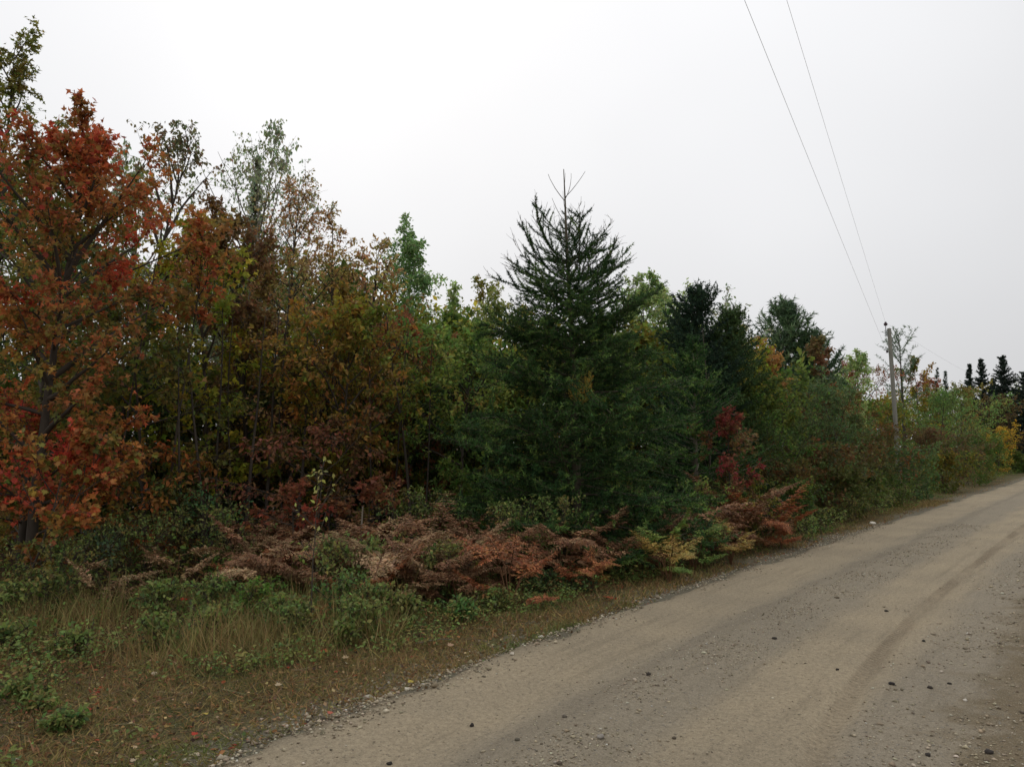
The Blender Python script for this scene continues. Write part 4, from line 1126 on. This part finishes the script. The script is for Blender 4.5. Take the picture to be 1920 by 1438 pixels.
# ------------------------------------------------------------------ weeds and saplings on the verge
q = P(583, 1168, 7.15)
sap = broadleaf('birch_sapling', 'slim sapling with a pale stem and few yellow-green leaves, standing in front of the ferns', 'sapling',
                float(q[0]), 7.15, 1.55, .28, [((150, 150, 84), 3), ((130, 140, 76), 3), ((160, 140, 90), 1)], 1001, base=.35, limbs=9, sub=3, subsub=0, per=3, leaf=.045,
                elev=(25, 65), bark=M_BARK, lean=(.10, .03), rad=.0075, upbias=.5, crown_name='foliage', shape='fan', keep=.7)
weeds = [
    (140, 1180, 6.6, 150, WEED, 'green weed patch in the dry grass at the left, above the lower left corner weeds'), (10, 1165, 6.7, 130, WEED, 'green weed at the left edge beside the dry grass'),
    (300, 1150, 6.8, 110, WEED, 'low green weed in the middle of the dry grass'), (400, 1130, 7.0, 110, WEED, 'low green weed at the right end of the dry grass'),
    (120, 1330, 4.9, 90, WEED, 'small weed nearest to the lower left corner, on the mossy verge'), (560, 1130, 7.1, 90, WEED, 'low tangled weed at the foot of the slim sapling'),
    (640, 1160, 6.9, 80, WEED, 'low tangled weed right of the foot of the slim sapling'), (830, 1010, 8.9, 80, WEED, 'green sprig growing up through the tan ferns'),
    (700, 1000, 8.9, 80, WEED, 'green sprig among ferns right of the slim sapling'), (620, 1010, 8.8, 90, WEED, 'green sprig among ferns directly behind the slim sapling'),
    (1000, 1000, 9.7, 80, WEED, 'green sprig among brown ferns under the left of the larch'), (1330, 985, 11.4, 90, WEED, 'green sprig among the ferns right of the green ferns'),
    (60, 1010, 8.9, 150, WEED, 'dark green leafy weed at the left edge under the scarlet maple'), (130, 1005, 8.4, 150, WEED, 'green weed with pale tips left of the lone faded fern'),
    (185, 985, 9.2, 150, [((96, 118, 90), 3), ((84, 108, 78), 2)], 'blue-green broad-leaved weed behind the lone faded fern'),
    (250, 965, 9.6, 150, WEED, 'green weed between the two lone ferns'), (300, 950, 10.2, 160, WEED, 'tall green weed at the dark wood edge behind the lone tan fern'),
    (380, 915, 10.6, 150, [((82, 118, 72), 3), ((72, 106, 64), 2)], 'fresh green weed in the dark gap left of the ferns'), (450, 945, 10.2, 130, WEED, 'leafy weed behind the left end of the ferns'),
    (90, 1060, 7.9, 140, [((82, 102, 54), 3), ((104, 104, 56), 2)], 'yellowish green weed above the tall dry grass at the left'),
    (20, 1090, 7.6, 150, WEED, 'dark weed clump touching the left edge of the photo'),
    (40, 1270, 5.5, 110, WEED, 'low dark green weed near the lower left corner'), (85, 1300, 5.3, 90, WEED, 'small dark green weed right of the low one in the lower left corner'),
    (310, 1085, 8.0, 110, WEED, 'bushy green weed in front of the lone tan fern'), (405, 1078, 8.0, 100, WEED, 'green weed in front of the left end of the ferns'),
    (480, 1082, 7.7, 90, [((90, 120, 54), 3), ((78, 106, 50), 2)], 'bright green weed left of the slim sapling'), (525, 1112, 7.4, 80, WEED, 'green weed touching the slim sapling on its left'),
    (650, 1072, 7.6, 85, [((82, 112, 60), 3), ((104, 124, 72), 2)], 'pale green leafy weed right of the slim sapling'), (712, 1092, 7.6, 90, WEED, 'dark green weed before the tan ferns'),
    (765, 1105, 7.7, 80, WEED, 'low green weed at the foot of the tan ferns'), (670, 1120, 7.1, 90, WEED, 'low leafy weed at the verge right of the slim sapling'),
    (860, 1120, 7.75, 100, [((86, 120, 64), 3)], 'light green maple-like weed under the front of the brown ferns'), (930, 1100, 8.3, 90, WEED, 'green weed in the gap under the bright orange fern'),
    (1080, 1075, 9.3, 100, DARKG, 'dark weed in the hollow under the brown ferns'), (1010, 1070, 9.2, 80, DARKG, 'dark weed at the left of the hollow under the brown ferns'),
    (960, 935, 10.1, 110, WEED, 'green sprig with pale leaves at the left foot of the larch'), (1040, 925, 10.3, 90, WEED, 'pale-leaved sprig at the foot of the larch'),
    (780, 910, 10.6, 120, WEED, 'green sprig with pale leaves behind the tan ferns'), (1310, 895, 12.8, 90, [((110, 130, 60), 3)], 'yellow-green sprig beside the crimson maple'),
    (1410, 925, 13.2, 120, OLIVE, 'olive weed above the right end of the ferns'), (1505, 965, 14.2, 110, WEED, 'green weed at the verge beyond the last fern'),
    (1545, 950, 15.6, 110, WEED, 'second green weed along the verge beyond the last fern'), (1590, 935, 17.4, 110, [((92, 104, 56), 3), ((110, 104, 58), 2)], 'olive weed along the verge, left of the pale flat stone'),
    (1640, 925, 19.5, 110, WEED, 'green weed on the verge behind the pale flat stone'), (1690, 915, 22, 110, WEED, 'green weed on the verge below the utility pole'),
]
for k, (px, top_, Y, w, pal, lab) in enumerate(weeds):
    T(broadleaf, 'leafy_weed', lab, 'weed', px, top_, Y, w * 1.3, pal + [((120, 104, 62), 1.5)], 1100 + k, base=.08, limbs=24, sub=6, subsub=2, per=3, leaf=.034 + .0008 * Y, stems=7, shape='fan', keep=.62,
      elev=(20, 70), crown_name='foliage', tpl=OVAL2, rad=.008)
# pale broken stick
q = P(677, 950, 9.6)
m = MB(); v, f = tubes(np.array([[[0, 0, -.1], [.01, 0, .25], [.0, .01, .55], [.02, 0, .95]]]), .016, .010, 6); m.add(v, f, (1, 1, 1))
tag(link('broken_stick', m.mesh('broken_stick', [M_PALE], True), None, (q[0], 9.6, float(ground_z(q[0], 9.6)))), 'short pale broken stick standing upright behind the ferns', 'stick')

# ------------------------------------------------------------------ grass, ground cover, litter (stuff)
def scatter(n, nlo, nhi, slo, shi, r, dens=1.0):
    s = slo + (shi - slo) * r.uniform(0, 1, n) ** dens
    return r.uniform(nlo, nhi, n), s


def edge_n(s):
    """how far the open verge reaches from the road (road frame)"""
    return np.interp(s, [0, 4, 7, 9, 12, 16, 30, 80], [-9.6, -9.0, -8.0, -6.4, -5.9, -5.6, -5.8, -6])


r = np.random.default_rng(9)
# short dry mossy grass on the left verge
n = 80000
s = 1 + 26 * r.uniform(0, 1, n) ** 1.7
u = r.uniform(0, 1, n)
lo = edge_n(s); w = ROAD_L - .12 - u * (ROAD_L - .1 - lo)
x, y = ns_to_xy(w + bend(s), s)
dens = fbm(x * 1.1, y * 1.1, 55) * .9 + .12 * u
k_ = r.uniform(0, 1, n) < np.clip((dens - .30) * 4, .12, 1)
x, y, u = x[k_], y[k_], u[k_]; n = len(x)
pos = np.stack([x, y, ground_z(x, y) - .005], -1)
hgt_g = (.02 + .042 * r.uniform(0, 1, n)) * (1 + .9 * (fbm(x * .8, y * .8, 56) > .5))
pal = [((130, 112, 72), 4), ((112, 100, 60), 4), ((92, 94, 50), 2), ((140, 114, 76), 3), ((112, 84, 58), 2)]
c = jitter(palette_pick(pal, n, r), r, .2, .06)
v, f = place(NEEDLE, pos, norm(r.normal(0, .75, (n, 3)) * [1, 1, .2] + [0, 0, .8]), norm(r.normal(0, 1, (n, 3))), hgt_g, 1.1)
m = MB(); m.add(v, f, rep(c, 3)); n = 120000
s = -.5 + 8.0 * r.uniform(0, 1, n) ** 1.15
lo = edge_n(s); w = ROAD_L - .05 - r.uniform(0, 1, n) ** 1.2 * (ROAD_L - lo)
x, y = ns_to_xy(w + bend(s), s)
k_ = (r.uniform(0, 1, n) < np.clip((fbm(x * 1.6, y * 1.6, 58) - .22) * 4, .3, 1)) & (y > 2.5)
x, y = x[k_], y[k_]; n = len(x)
pos = np.stack([x, y, ground_z(x, y) - .004], -1)
green = np.clip((fbm(x * .9, y * .9, 59) - .50) * 6, 0, 1)[:, None]
c = jitter(palette_pick(pal, n, r) * (1 - green) + palette_pick([((84, 98, 50), 3), ((98, 104, 54), 2)], n, r) * green, r, .2, .06)
v, f = place(NEEDLE, pos, norm(r.normal(0, .95, (n, 3)) * [1, 1, .2] + [0, 0, .6]), norm(r.normal(0, 1, (n, 3))), r.uniform(.03, .09, n), .85)
m.add(v, f, rep(c, 3))
tag(link('verge_grass', m.mesh('verge_grass', [M_GRASS])), 'short dry olive grass on the verge left of the road', 'grass', kind='stuff')
# tall dead grass at the left
n = 24000
px = r.uniform(-60, 760, n); Y = r.uniform(5.2, 8.6, n) + .0 * px
X = (px - 960) / FPX * Y
dens = fbm(X * .9 + 3, Y * .9, 61)
k_ = (r.uniform(0, 1, n) < np.clip((dens - .34) * 4, .03, 1) * np.clip((Y - 5.3) / 1.6, .04, 1))
X, Y = X[k_], Y[k_]; n = len(X)
pos = np.stack([X, Y, ground_z(X, Y) - .01], -1)
pal = [((136, 120, 78), 4), ((118, 106, 66), 4), ((104, 104, 58), 3), ((128, 98, 66), 1.5)]
c = jitter(palette_pick(pal, n, r), r, .18, .05)
v, f = place(BLADE, pos, norm(r.normal(0, .42, (n, 3)) + [0, 0, 1]), norm(r.normal(0, 1, (n, 3))), r.uniform(.12, .46, n) * np.clip((Y - 4.3) / 2.2, .3, 1) * (.5 + .9 * fbm(X * 2, Y * 2, 62)), .020)
m = MB(); m.add(v, f, rep(c, 5)); tag(link('tall_grass', m.mesh('tall_grass', [M_GRASS])), 'tall dead straw-coloured grass on the left verge', 'grass', kind='stuff')


def cover(name, label, X, Y, zlo, zhi, size, pal, r, per=7, mat=M_LEAF, tpl=OVAL2, spread=.09):
    n = len(X)
    base_ = np.stack([X, Y, ground_z(X, Y)], -1)
    h = r.uniform(zlo, zhi, n)
    j = np.repeat(np.arange(n), per)
    pos = base_[j] + r.normal(0, spread, (len(j), 3)) * [1, 1, 0] + np.stack([0 * j, 0 * j, h[j] * r.uniform(.25, 1, len(j))], -1)
    c = jitter(palette_pick(pal, n, r)[j], r, .22, .08)
    v, f = place(tpl, pos, norm(r.normal(0, 1, pos.shape) * [1, 1, .4]), norm(r.normal(0, .5, pos.shape) + [0, 0, 1]), size * r.uniform(.6, 1.3, len(j)))
    m = MB(); m.add(v, f, rep(c, len(tpl[0])))
    st = np.stack([base_, base_ + np.stack([0 * h, 0 * h, h * .5], -1), base_ + np.stack([r.normal(0, .04, n), r.normal(0, .04, n), h], -1)], 1)
    v, f = tubes(st, .003, .0015, 3); m.add(v, f, lin((96, 88, 58)))
    return tag(link(name, m.mesh(name, [mat])), label, 'plants', kind='stuff')


# undergrowth between the verge and the trees
n = 2600
s = 2 + 55 * r.uniform(0, 1, n) ** 1.5; lo = edge_n(s); w = lo - r.uniform(-.7, 4.5, n)
x, y = ns_to_xy(w, s)
cover('undergrowth', 'mixed low green undergrowth along the wood edge', x, y, .15, .55, .065, GREEN + [((120, 96, 56), 2), ((110, 112, 56), 2)], r, 9)
n = 1500
s = 2 + 30 * r.uniform(0, 1, n) ** 1.5; lo = edge_n(s); w = lo + r.uniform(0, 1, n) ** 1.5 * 2.4
k_ = w < ROAD_L - .5
x, y = ns_to_xy(w[k_], s[k_])
kk = fbm(x * 1.3, y * 1.3, 71) > .47
cover('clover_patch', 'small green clover-like plants in the verge grass', x[kk], y[kk], .03, .12, .035, GREEN + [((116, 120, 60), 1)], r, 9)
n = 3000
s = .3 + 9 * r.uniform(0, 1, n) ** 1.2; lo = edge_n(s); w = ROAD_L - .7 - r.uniform(0, 1, n) * (ROAD_L - .7 - lo)
x, y = ns_to_xy(w + bend(s), s); kk = (fbm(x * 1.15, y * 1.15, 78) > .455) & (y > 2.8)
cover('low_weeds', 'low leafy green weeds scattered over the left verge', x[kk], y[kk], .04, .22, .036, WEED + [((120, 124, 66), 2), ((130, 100, 64), 1)], r, 12, spread=.07)
# russet dead weeds on the verge
n = 700
s = 2 + 18 * r.uniform(0, 1, n) ** 1.3; w = ROAD_L - .6 - r.uniform(0, 1, n) * 3.0
x, y = ns_to_xy(w, s); kk = fbm(x * 1.0, y * 1.0, 73) > .5
cover('dead_weeds', 'russet dead weeds and twigs in the verge grass', x[kk], y[kk], .03, .14, .035, [((124, 78, 54), 3), ((104, 70, 50), 3), ((140, 104, 70), 2)], r, 7, tpl=NARROW)
# litter under the trees and on the verge
n = 15000
s = 1.5 + 45 * r.uniform(0, 1, n) ** 1.6; w = ROAD_L - .1 - r.uniform(0, 1, n) ** 1.2 * 9
x, y = ns_to_xy(w + bend(s), s)
pos = np.stack([x, y, ground_z(x, y) + .008], -1)
c = jitter(palette_pick([((128, 92, 60), 4), ((110, 78, 52), 4), ((150, 116, 76), 2), ((160, 140, 88), 1), ((150, 66, 50), .7)], n, r), r)
v, f = place(OVAL2, pos, norm(r.normal(0, 1, (n, 3)) * [1, 1, .15]), norm(r.normal(0, .25, (n, 3)) + [0, 0, 1]), r.uniform(.02, .05, n), 1.4)
m = MB(); m.add(v, f, rep(c, 6)); tag(link('leaf_litter', m.mesh('leaf_litter', [M_LEAF])), 'small fallen brown leaves scattered on the verge', 'leaves', kind='stuff')
n = 9000
s = -.3 + 8 * r.uniform(0, 1, n) ** 1.2; lo = edge_n(s); w = ROAD_L + .05 - r.uniform(0, 1, n) ** 1.1 * (ROAD_L - lo)
x, y = ns_to_xy(w + bend(s), s); kk = y > 2.6; x, y = x[kk], y[kk]; n = len(x)
pos = np.stack([x, y, ground_z(x, y) + r.uniform(.004, .03, n)], -1)
c = jitter(palette_pick([((112, 88, 62), 4), ((86, 66, 48), 4), ((150, 130, 98), 2), ((58, 46, 36), 3), ((128, 118, 72), 2), ((94, 100, 58), 2)], n, r), r)
v, f = place(OVAL, pos, norm(r.normal(0, 1, (n, 3)) * [1, 1, .3]), norm(r.normal(0, .5, (n, 3)) + [0, 0, 1]), r.uniform(.012, .034, n), 1.5)
m = MB(); m.add(v, f, rep(c, 4))
n = 1500
s = r.uniform(0, 8, n); w = ROAD_L - .05 - r.uniform(0, 1, n) * 3.2; x, y = ns_to_xy(w + bend(s), s); kk = y > 2.6; x, y = x[kk], y[kk]; n = len(x)
a_ = r.uniform(0, pi, n); dd = np.stack([np.cos(a_), np.sin(a_), r.normal(0, .15, n)], -1) * r.uniform(.03, .11, n)[:, None]
p0 = np.stack([x, y, ground_z(x, y) + .015], -1)
v, f = tubes(np.stack([p0 - dd, p0 + r.normal(0, .006, (n, 3)), p0 + dd], 1), .002, .0015, 3); m.add(v, f, jitter(palette_pick([((120, 104, 82), 3), ((70, 58, 46), 3)], n, r), r)[np.repeat(np.arange(n), 9)])
tag(link('verge_litter', m.mesh('verge_litter', [M_GRASS])), 'dark and straw-coloured scraps of leaf and twig matted on the verge', 'litter', kind='stuff')
# low grass tufts on the right verge
n = 14000
s = 2 + 22 * r.uniform(0, 1, n) ** 1.3; w = ROAD_R + .02 + r.uniform(0, 1, n) * 1.2
x, y = ns_to_xy(w + bend(s), s); kk = fbm(x * 2.2, y * 2.2, 75) > .60 - .2 * np.clip((s - 4) / 4, 0, 1)
x, y = x[kk], y[kk]; n = len(x)
pos = np.stack([x, y, ground_z(x, y) - .005], -1)
c = jitter(palette_pick([((110, 98, 58), 3), ((96, 92, 50), 3), ((124, 100, 64), 2)], n, r), r, .2, .06)
v, f = place(BLADE, pos, norm(r.normal(0, .8, (n, 3)) * [1, 1, .2] + [0, 0, .7]), norm(r.normal(0, 1, (n, 3))), r.uniform(.02, .07, n), .11)
m = MB(); m.add(v, f, rep(c, 5)); n = 26000
s = -4 + 26 * r.uniform(0, 1, n) ** 1.2; w = .1 + r.uniform(0, 1, n) ** 1.2 * 5
x, y = ns_to_xy(w + bend(s), s); kk = (fbm(x * 1.5, y * 1.5, 76) > .50 - .15 * np.clip(w - .3, 0, 1)) & (x ** 2 + y ** 2 > 1.2)
x, y, w = x[kk], y[kk], w[kk]; n = len(x)
pos = np.stack([x, y, surf_z(x, y) - .005], -1)
c = jitter(palette_pick([((120, 106, 66), 3), ((98, 98, 54), 3), ((128, 104, 68), 2), ((84, 94, 50), 2)], n, r), r, .2, .06)
v, f = place(NEEDLE, pos, norm(r.normal(0, .6, (n, 3)) * [1, 1, .2] + [0, 0, .8]), norm(r.normal(0, 1, (n, 3))), r.uniform(.04, .12, n) * (1 + np.clip(w - .5, 0, 2)), .7)
m.add(v, f, rep(c, 3))
tag(link('roadside_grass', m.mesh('roadside_grass', [M_GRASS])), 'sparse short dry grass on the verge right of the road', 'grass', kind='stuff')

# ------------------------------------------------------------------ gravel and stones
_ico = None


def ico():
    g = (1 + 5 ** .5) / 2
    v = np.array([[-1, g, 0], [1, g, 0], [-1, -g, 0], [1, -g, 0], [0, -1, g], [0, 1, g], [0, -1, -g], [0, 1, -g], [g, 0, -1], [g, 0, 1], [-g, 0, -1], [-g, 0, 1]], float)
    f = np.array([[0, 11, 5], [0, 5, 1], [0, 1, 7], [0, 7, 10], [0, 10, 11], [1, 5, 9], [5, 11, 4], [11, 10, 2], [10, 7, 6], [7, 1, 8], [3, 9, 4], [3, 4, 2], [3, 2, 6], [3, 6, 8], [3, 8, 9],
                  [4, 9, 5], [2, 4, 11], [6, 2, 10], [8, 6, 7], [9, 8, 1]])
    return norm(v), f


IV, IF = ico()
OV = np.array([[1, 0, 0], [-.5, .87, 0], [-.5, -.87, 0], [.3, .3, .8], [-.4, -.1, .8], [0, 0, -.8]], float)
OF = np.array([[0, 1, 3], [1, 4, 3], [1, 2, 4], [2, 0, 4], [0, 3, 4], [0, 2, 5], [2, 1, 5], [1, 0, 5]])


def pebbles(w, s, rad, cols, r):
    x, y = ns_to_xy(w + bend(s), s)
    n = len(x)
    v = OV[None] * r.uniform(.65, 1.3, (n, 6, 1)) * np.stack([r.uniform(.8, 1.4, n), r.uniform(.8, 1.4, n), r.uniform(.5, .85, n)], -1)[:, None, :] * rad[:, None, None]
    v = v + np.stack([x, y, surf_z(x, y) + rad * .25], -1)[:, None, :]
    a_ = r.uniform(0, 2 * pi, n)[:, None]; c0 = v.mean(1, keepdims=True); d_ = v - c0
    v = c0 + np.stack([d_[..., 0] * np.cos(a_) - d_[..., 1] * np.sin(a_), d_[..., 0] * np.sin(a_) + d_[..., 1] * np.cos(a_), d_[..., 2]], -1)
    f = (OF[None] + (np.arange(n) * 6)[:, None, None]).reshape(-1, 3)
    return v.reshape(-1, 3), f, rep(cols, 6)


m = MB(); r = np.random.default_rng(44)
for n, wc, ws, ph, radm in [(12000, -4.16, .17, 1.7, .0095), (15000, -2.66, .20, 1.5, .0062), (8000, -.80, .28, 1.6, .0085), (6000, -1.25, .24, 1.6, .006), (4000, -2.6, .75, 1.4, .0045)]:
    s = 1.5 + 17 * r.uniform(0, 1, n) ** ph
    w = wc + r.normal(0, ws, n)
    x, y = ns_to_xy(w + bend(s), s)
    kk = r.uniform(0, 1, n) < np.clip((fbm(x * 2.5, y * 2.5, 91) - .30) * 3.5, .1, 1)
    s, w = s[kk], w[kk]; n = len(s)
    rad = radm * np.exp(r.normal(-.25, .45, n))
    cols = jitter(palette_pick([((176, 166, 148), 4), ((152, 142, 124), 5), ((204, 196, 180), 1.4), ((122, 113, 98), 2), ((92, 85, 76), .3)], n, r), r, .15, .03)
    v, f, c = pebbles(w, s, rad, cols, r); m.add(v, f, c)
tag(link('gravel', m.mesh('gravel', [M_STONE], False)), 'loose grey gravel along the road edges and its middle ridge', 'gravel', kind='stuff')


def on_ground(px, py):
    v = (719 - py) / FPX
    dy, dz = cos(PITCH) - v * sin(PITCH), sin(PITCH) + v * cos(PITCH)
    t = -EYE / dz
    return (px - 960) / FPX * t, dy * t


stones = [(885, 1356, 11, (52, 48, 46), 'dark stone alone on the pale sandy lane near the bottom of the photo'), (1672, 1287, 12, (46, 44, 44), 'black stone right of the narrow rut, largest dark one on the road'),
          (1216, 1274, 10, (66, 60, 56), 'dark stone left of the gravel ridge in mid road'), (1744, 1292, 10, (62, 56, 52), 'flat dark stone just right of the largest black one'),
          (1264, 1388, 9, (92, 84, 74), 'brown stone on the sand right of the gravel ridge, near the bottom of the photo'), (1126, 1394, 16, (142, 138, 134), 'pale grey stone on the gravel ridge near the bottom of the photo'),
          (1058, 1352, 12, (104, 98, 90), 'flat grey stone left of the gravel ridge, nearer one'), (970, 1395, 10, (96, 92, 82), 'grey stone at the bottom of the photo right of the lone dark stone'),
          (1636, 979, 13, (232, 228, 220), 'pale flat stone on the grass strip by the far road edge'), (730, 1428, 10, (56, 52, 48), 'dark stone on the sandy lane at the bottom edge of the photo'),
          (1014, 1188, 11, (214, 210, 202), 'whitish stone on the left road edge below the ferns'), (960, 1228, 9, (206, 200, 190), 'whitish stone in the left gravel strip nearer than the other whitish one'),
          (690, 1300, 17, (170, 166, 156), 'pale pebble-sized stone in the left gravel strip near the lower left'), (30, 1400, 15, (180, 176, 168), 'pale stone in the lower left corner of the photo'),
          (290, 1245, 14, (190, 180, 160), 'pale stone half hidden in verge grass at the left'), (1816, 1190, 8, (196, 192, 186), 'pale stone on the right gravel shoulder'),
          (1810, 1318, 8, (206, 202, 196), 'pale stone at the right edge of the road near the bottom of the photo'), (1780, 1285, 7, (54, 50, 48), 'dark stone at the inner edge of the right gravel shoulder'),
          (1854, 1420, 15, (64, 60, 58), 'dark stone in the lower right corner of the photo'), (1740, 1420, 11, (58, 54, 52), 'dark stone left of the one in the lower right corner'),
          (1570, 1260, 7, (56, 52, 50), 'small dark stone on the sand left of the narrow rut'), (1662, 1148, 7, (58, 54, 52), 'small dark stone left of the rut farther up the road'),
          (1452, 1203, 9, (64, 60, 56), 'small dark stone on the far end of the gravel ridge'), (1732, 1205, 8, (60, 58, 54), 'small dark stone right of the rut in mid distance')]
r = np.random.default_rng(45)
for px, py, wpx, c, lab in stones:
    x, y = on_ground(px, py)
    rad = wpx / FPX * y / 2
    v = IV; f = IF
    # one subdivision for a rounder, uneven lump
    ed = {}; vl = list(v); nf = []
    def mid(a_, b_):
        k2 = (min(a_, b_), max(a_, b_))
        if k2 not in ed:
            q_ = vl[a_] + vl[b_]; vl.append(q_ / np.linalg.norm(q_)); ed[k2] = len(vl) - 1
        return ed[k2]
    for a_, b_, c_ in f:
        ab, bc, ca = mid(a_, b_), mid(b_, c_), mid(c_, a_)
        nf += [[a_, ab, ca], [b_, bc, ab], [c_, ca, bc], [ab, bc, ca]]
    vv = np.array(vl) * (1 + .22 * r.normal(0, 1, (len(vl), 1)) * .6) * [r.uniform(.9, 1.2), r.uniform(.7, 1.0), r.uniform(.5, .75)] * rad
    m = MB(); m.add(vv, nf, lin(c) / .72)
    o = tag(link('stone', m.mesh('stone', [M_STONE], True), None, (x, y, float(surf_z(x, y)) + rad * .3)), lab, 'stone')
    o.rotation_euler = (0, 0, float(r.uniform(0, 6)))
# fallen maple leaves one can pick out
for px, py, c, wpx, lab in [(609, 1210, (214, 104, 70), 16, 'orange-red fallen leaf at the verge below the slim sapling'), (345, 1130, (206, 74, 50), 15, 'bright red fallen leaf caught in the tall grass at the left'),
                            (365, 1366, (196, 66, 48), 13, 'red fallen leaf on the short grass near the lower left'), (619, 1335, (204, 112, 92), 12, 'pink fallen leaf in the gravel strip at the road edge'),
                            (648, 1220, (206, 180, 140), 13, 'cream fallen leaf right of the orange-red one'), (385, 1325, (214, 190, 96), 12, 'yellow fallen leaf on the grass at the left'),
                            (770, 1277, (210, 190, 90), 12, 'yellow fallen leaf by the left gravel strip'), (845, 1203, (206, 170, 140), 13, 'pale pink fallen leaf on the verge below the ferns'),
                            (1140, 1118, (186, 92, 66), 22, 'russet fallen leaf on the verge below the hollow of ferns'), (522, 1271, (206, 184, 150), 13, 'cream fallen leaf on the verge left of the road edge'),
                            (20, 1000, (196, 90, 60), 12, 'orange leaf on the ground at the left edge'), (250, 1415, (200, 180, 150), 12, 'pale fallen leaf near the bottom left')]:
    if py < 1050: continue
    x, y = on_ground(px, py)
    m = MB(); v, f = place(MAPLE, np.array([[0, -.4 * wpx / FPX * y, 0]]), np.array([[0, 1.0, .15]]), np.array([[.2, -.35, 1.0]]), wpx / FPX * y * 1.1); m.add(v, f, lin(c))
    zt = .10 if 'tall grass' in lab else .03
    o = tag(link('fallen_leaf', m.mesh('fallen_leaf', [M_LEAF]), None, (x, y, float(surf_z(x, y)) + zt)), lab, 'leaf')
    o.rotation_euler = (0, 0, float(r.uniform(-1, 1)))
# a twig lying on the verge
x, y = on_ground(812, 1192)
m = MB(); v, f = tubes(np.array([[[-.14, -.04, .0], [-.04, -.01, .015], [.05, .03, .02], [.16, .05, .015]]]), .006, .004, 5); m.add(v, f, (1, 1, 1))
tag(link('twig', m.mesh('twig', [M_PALE], True), None, (x, y, float(surf_z(x, y)) + .01)), 'short pale twig lying on the verge grass below the ferns', 'twig')
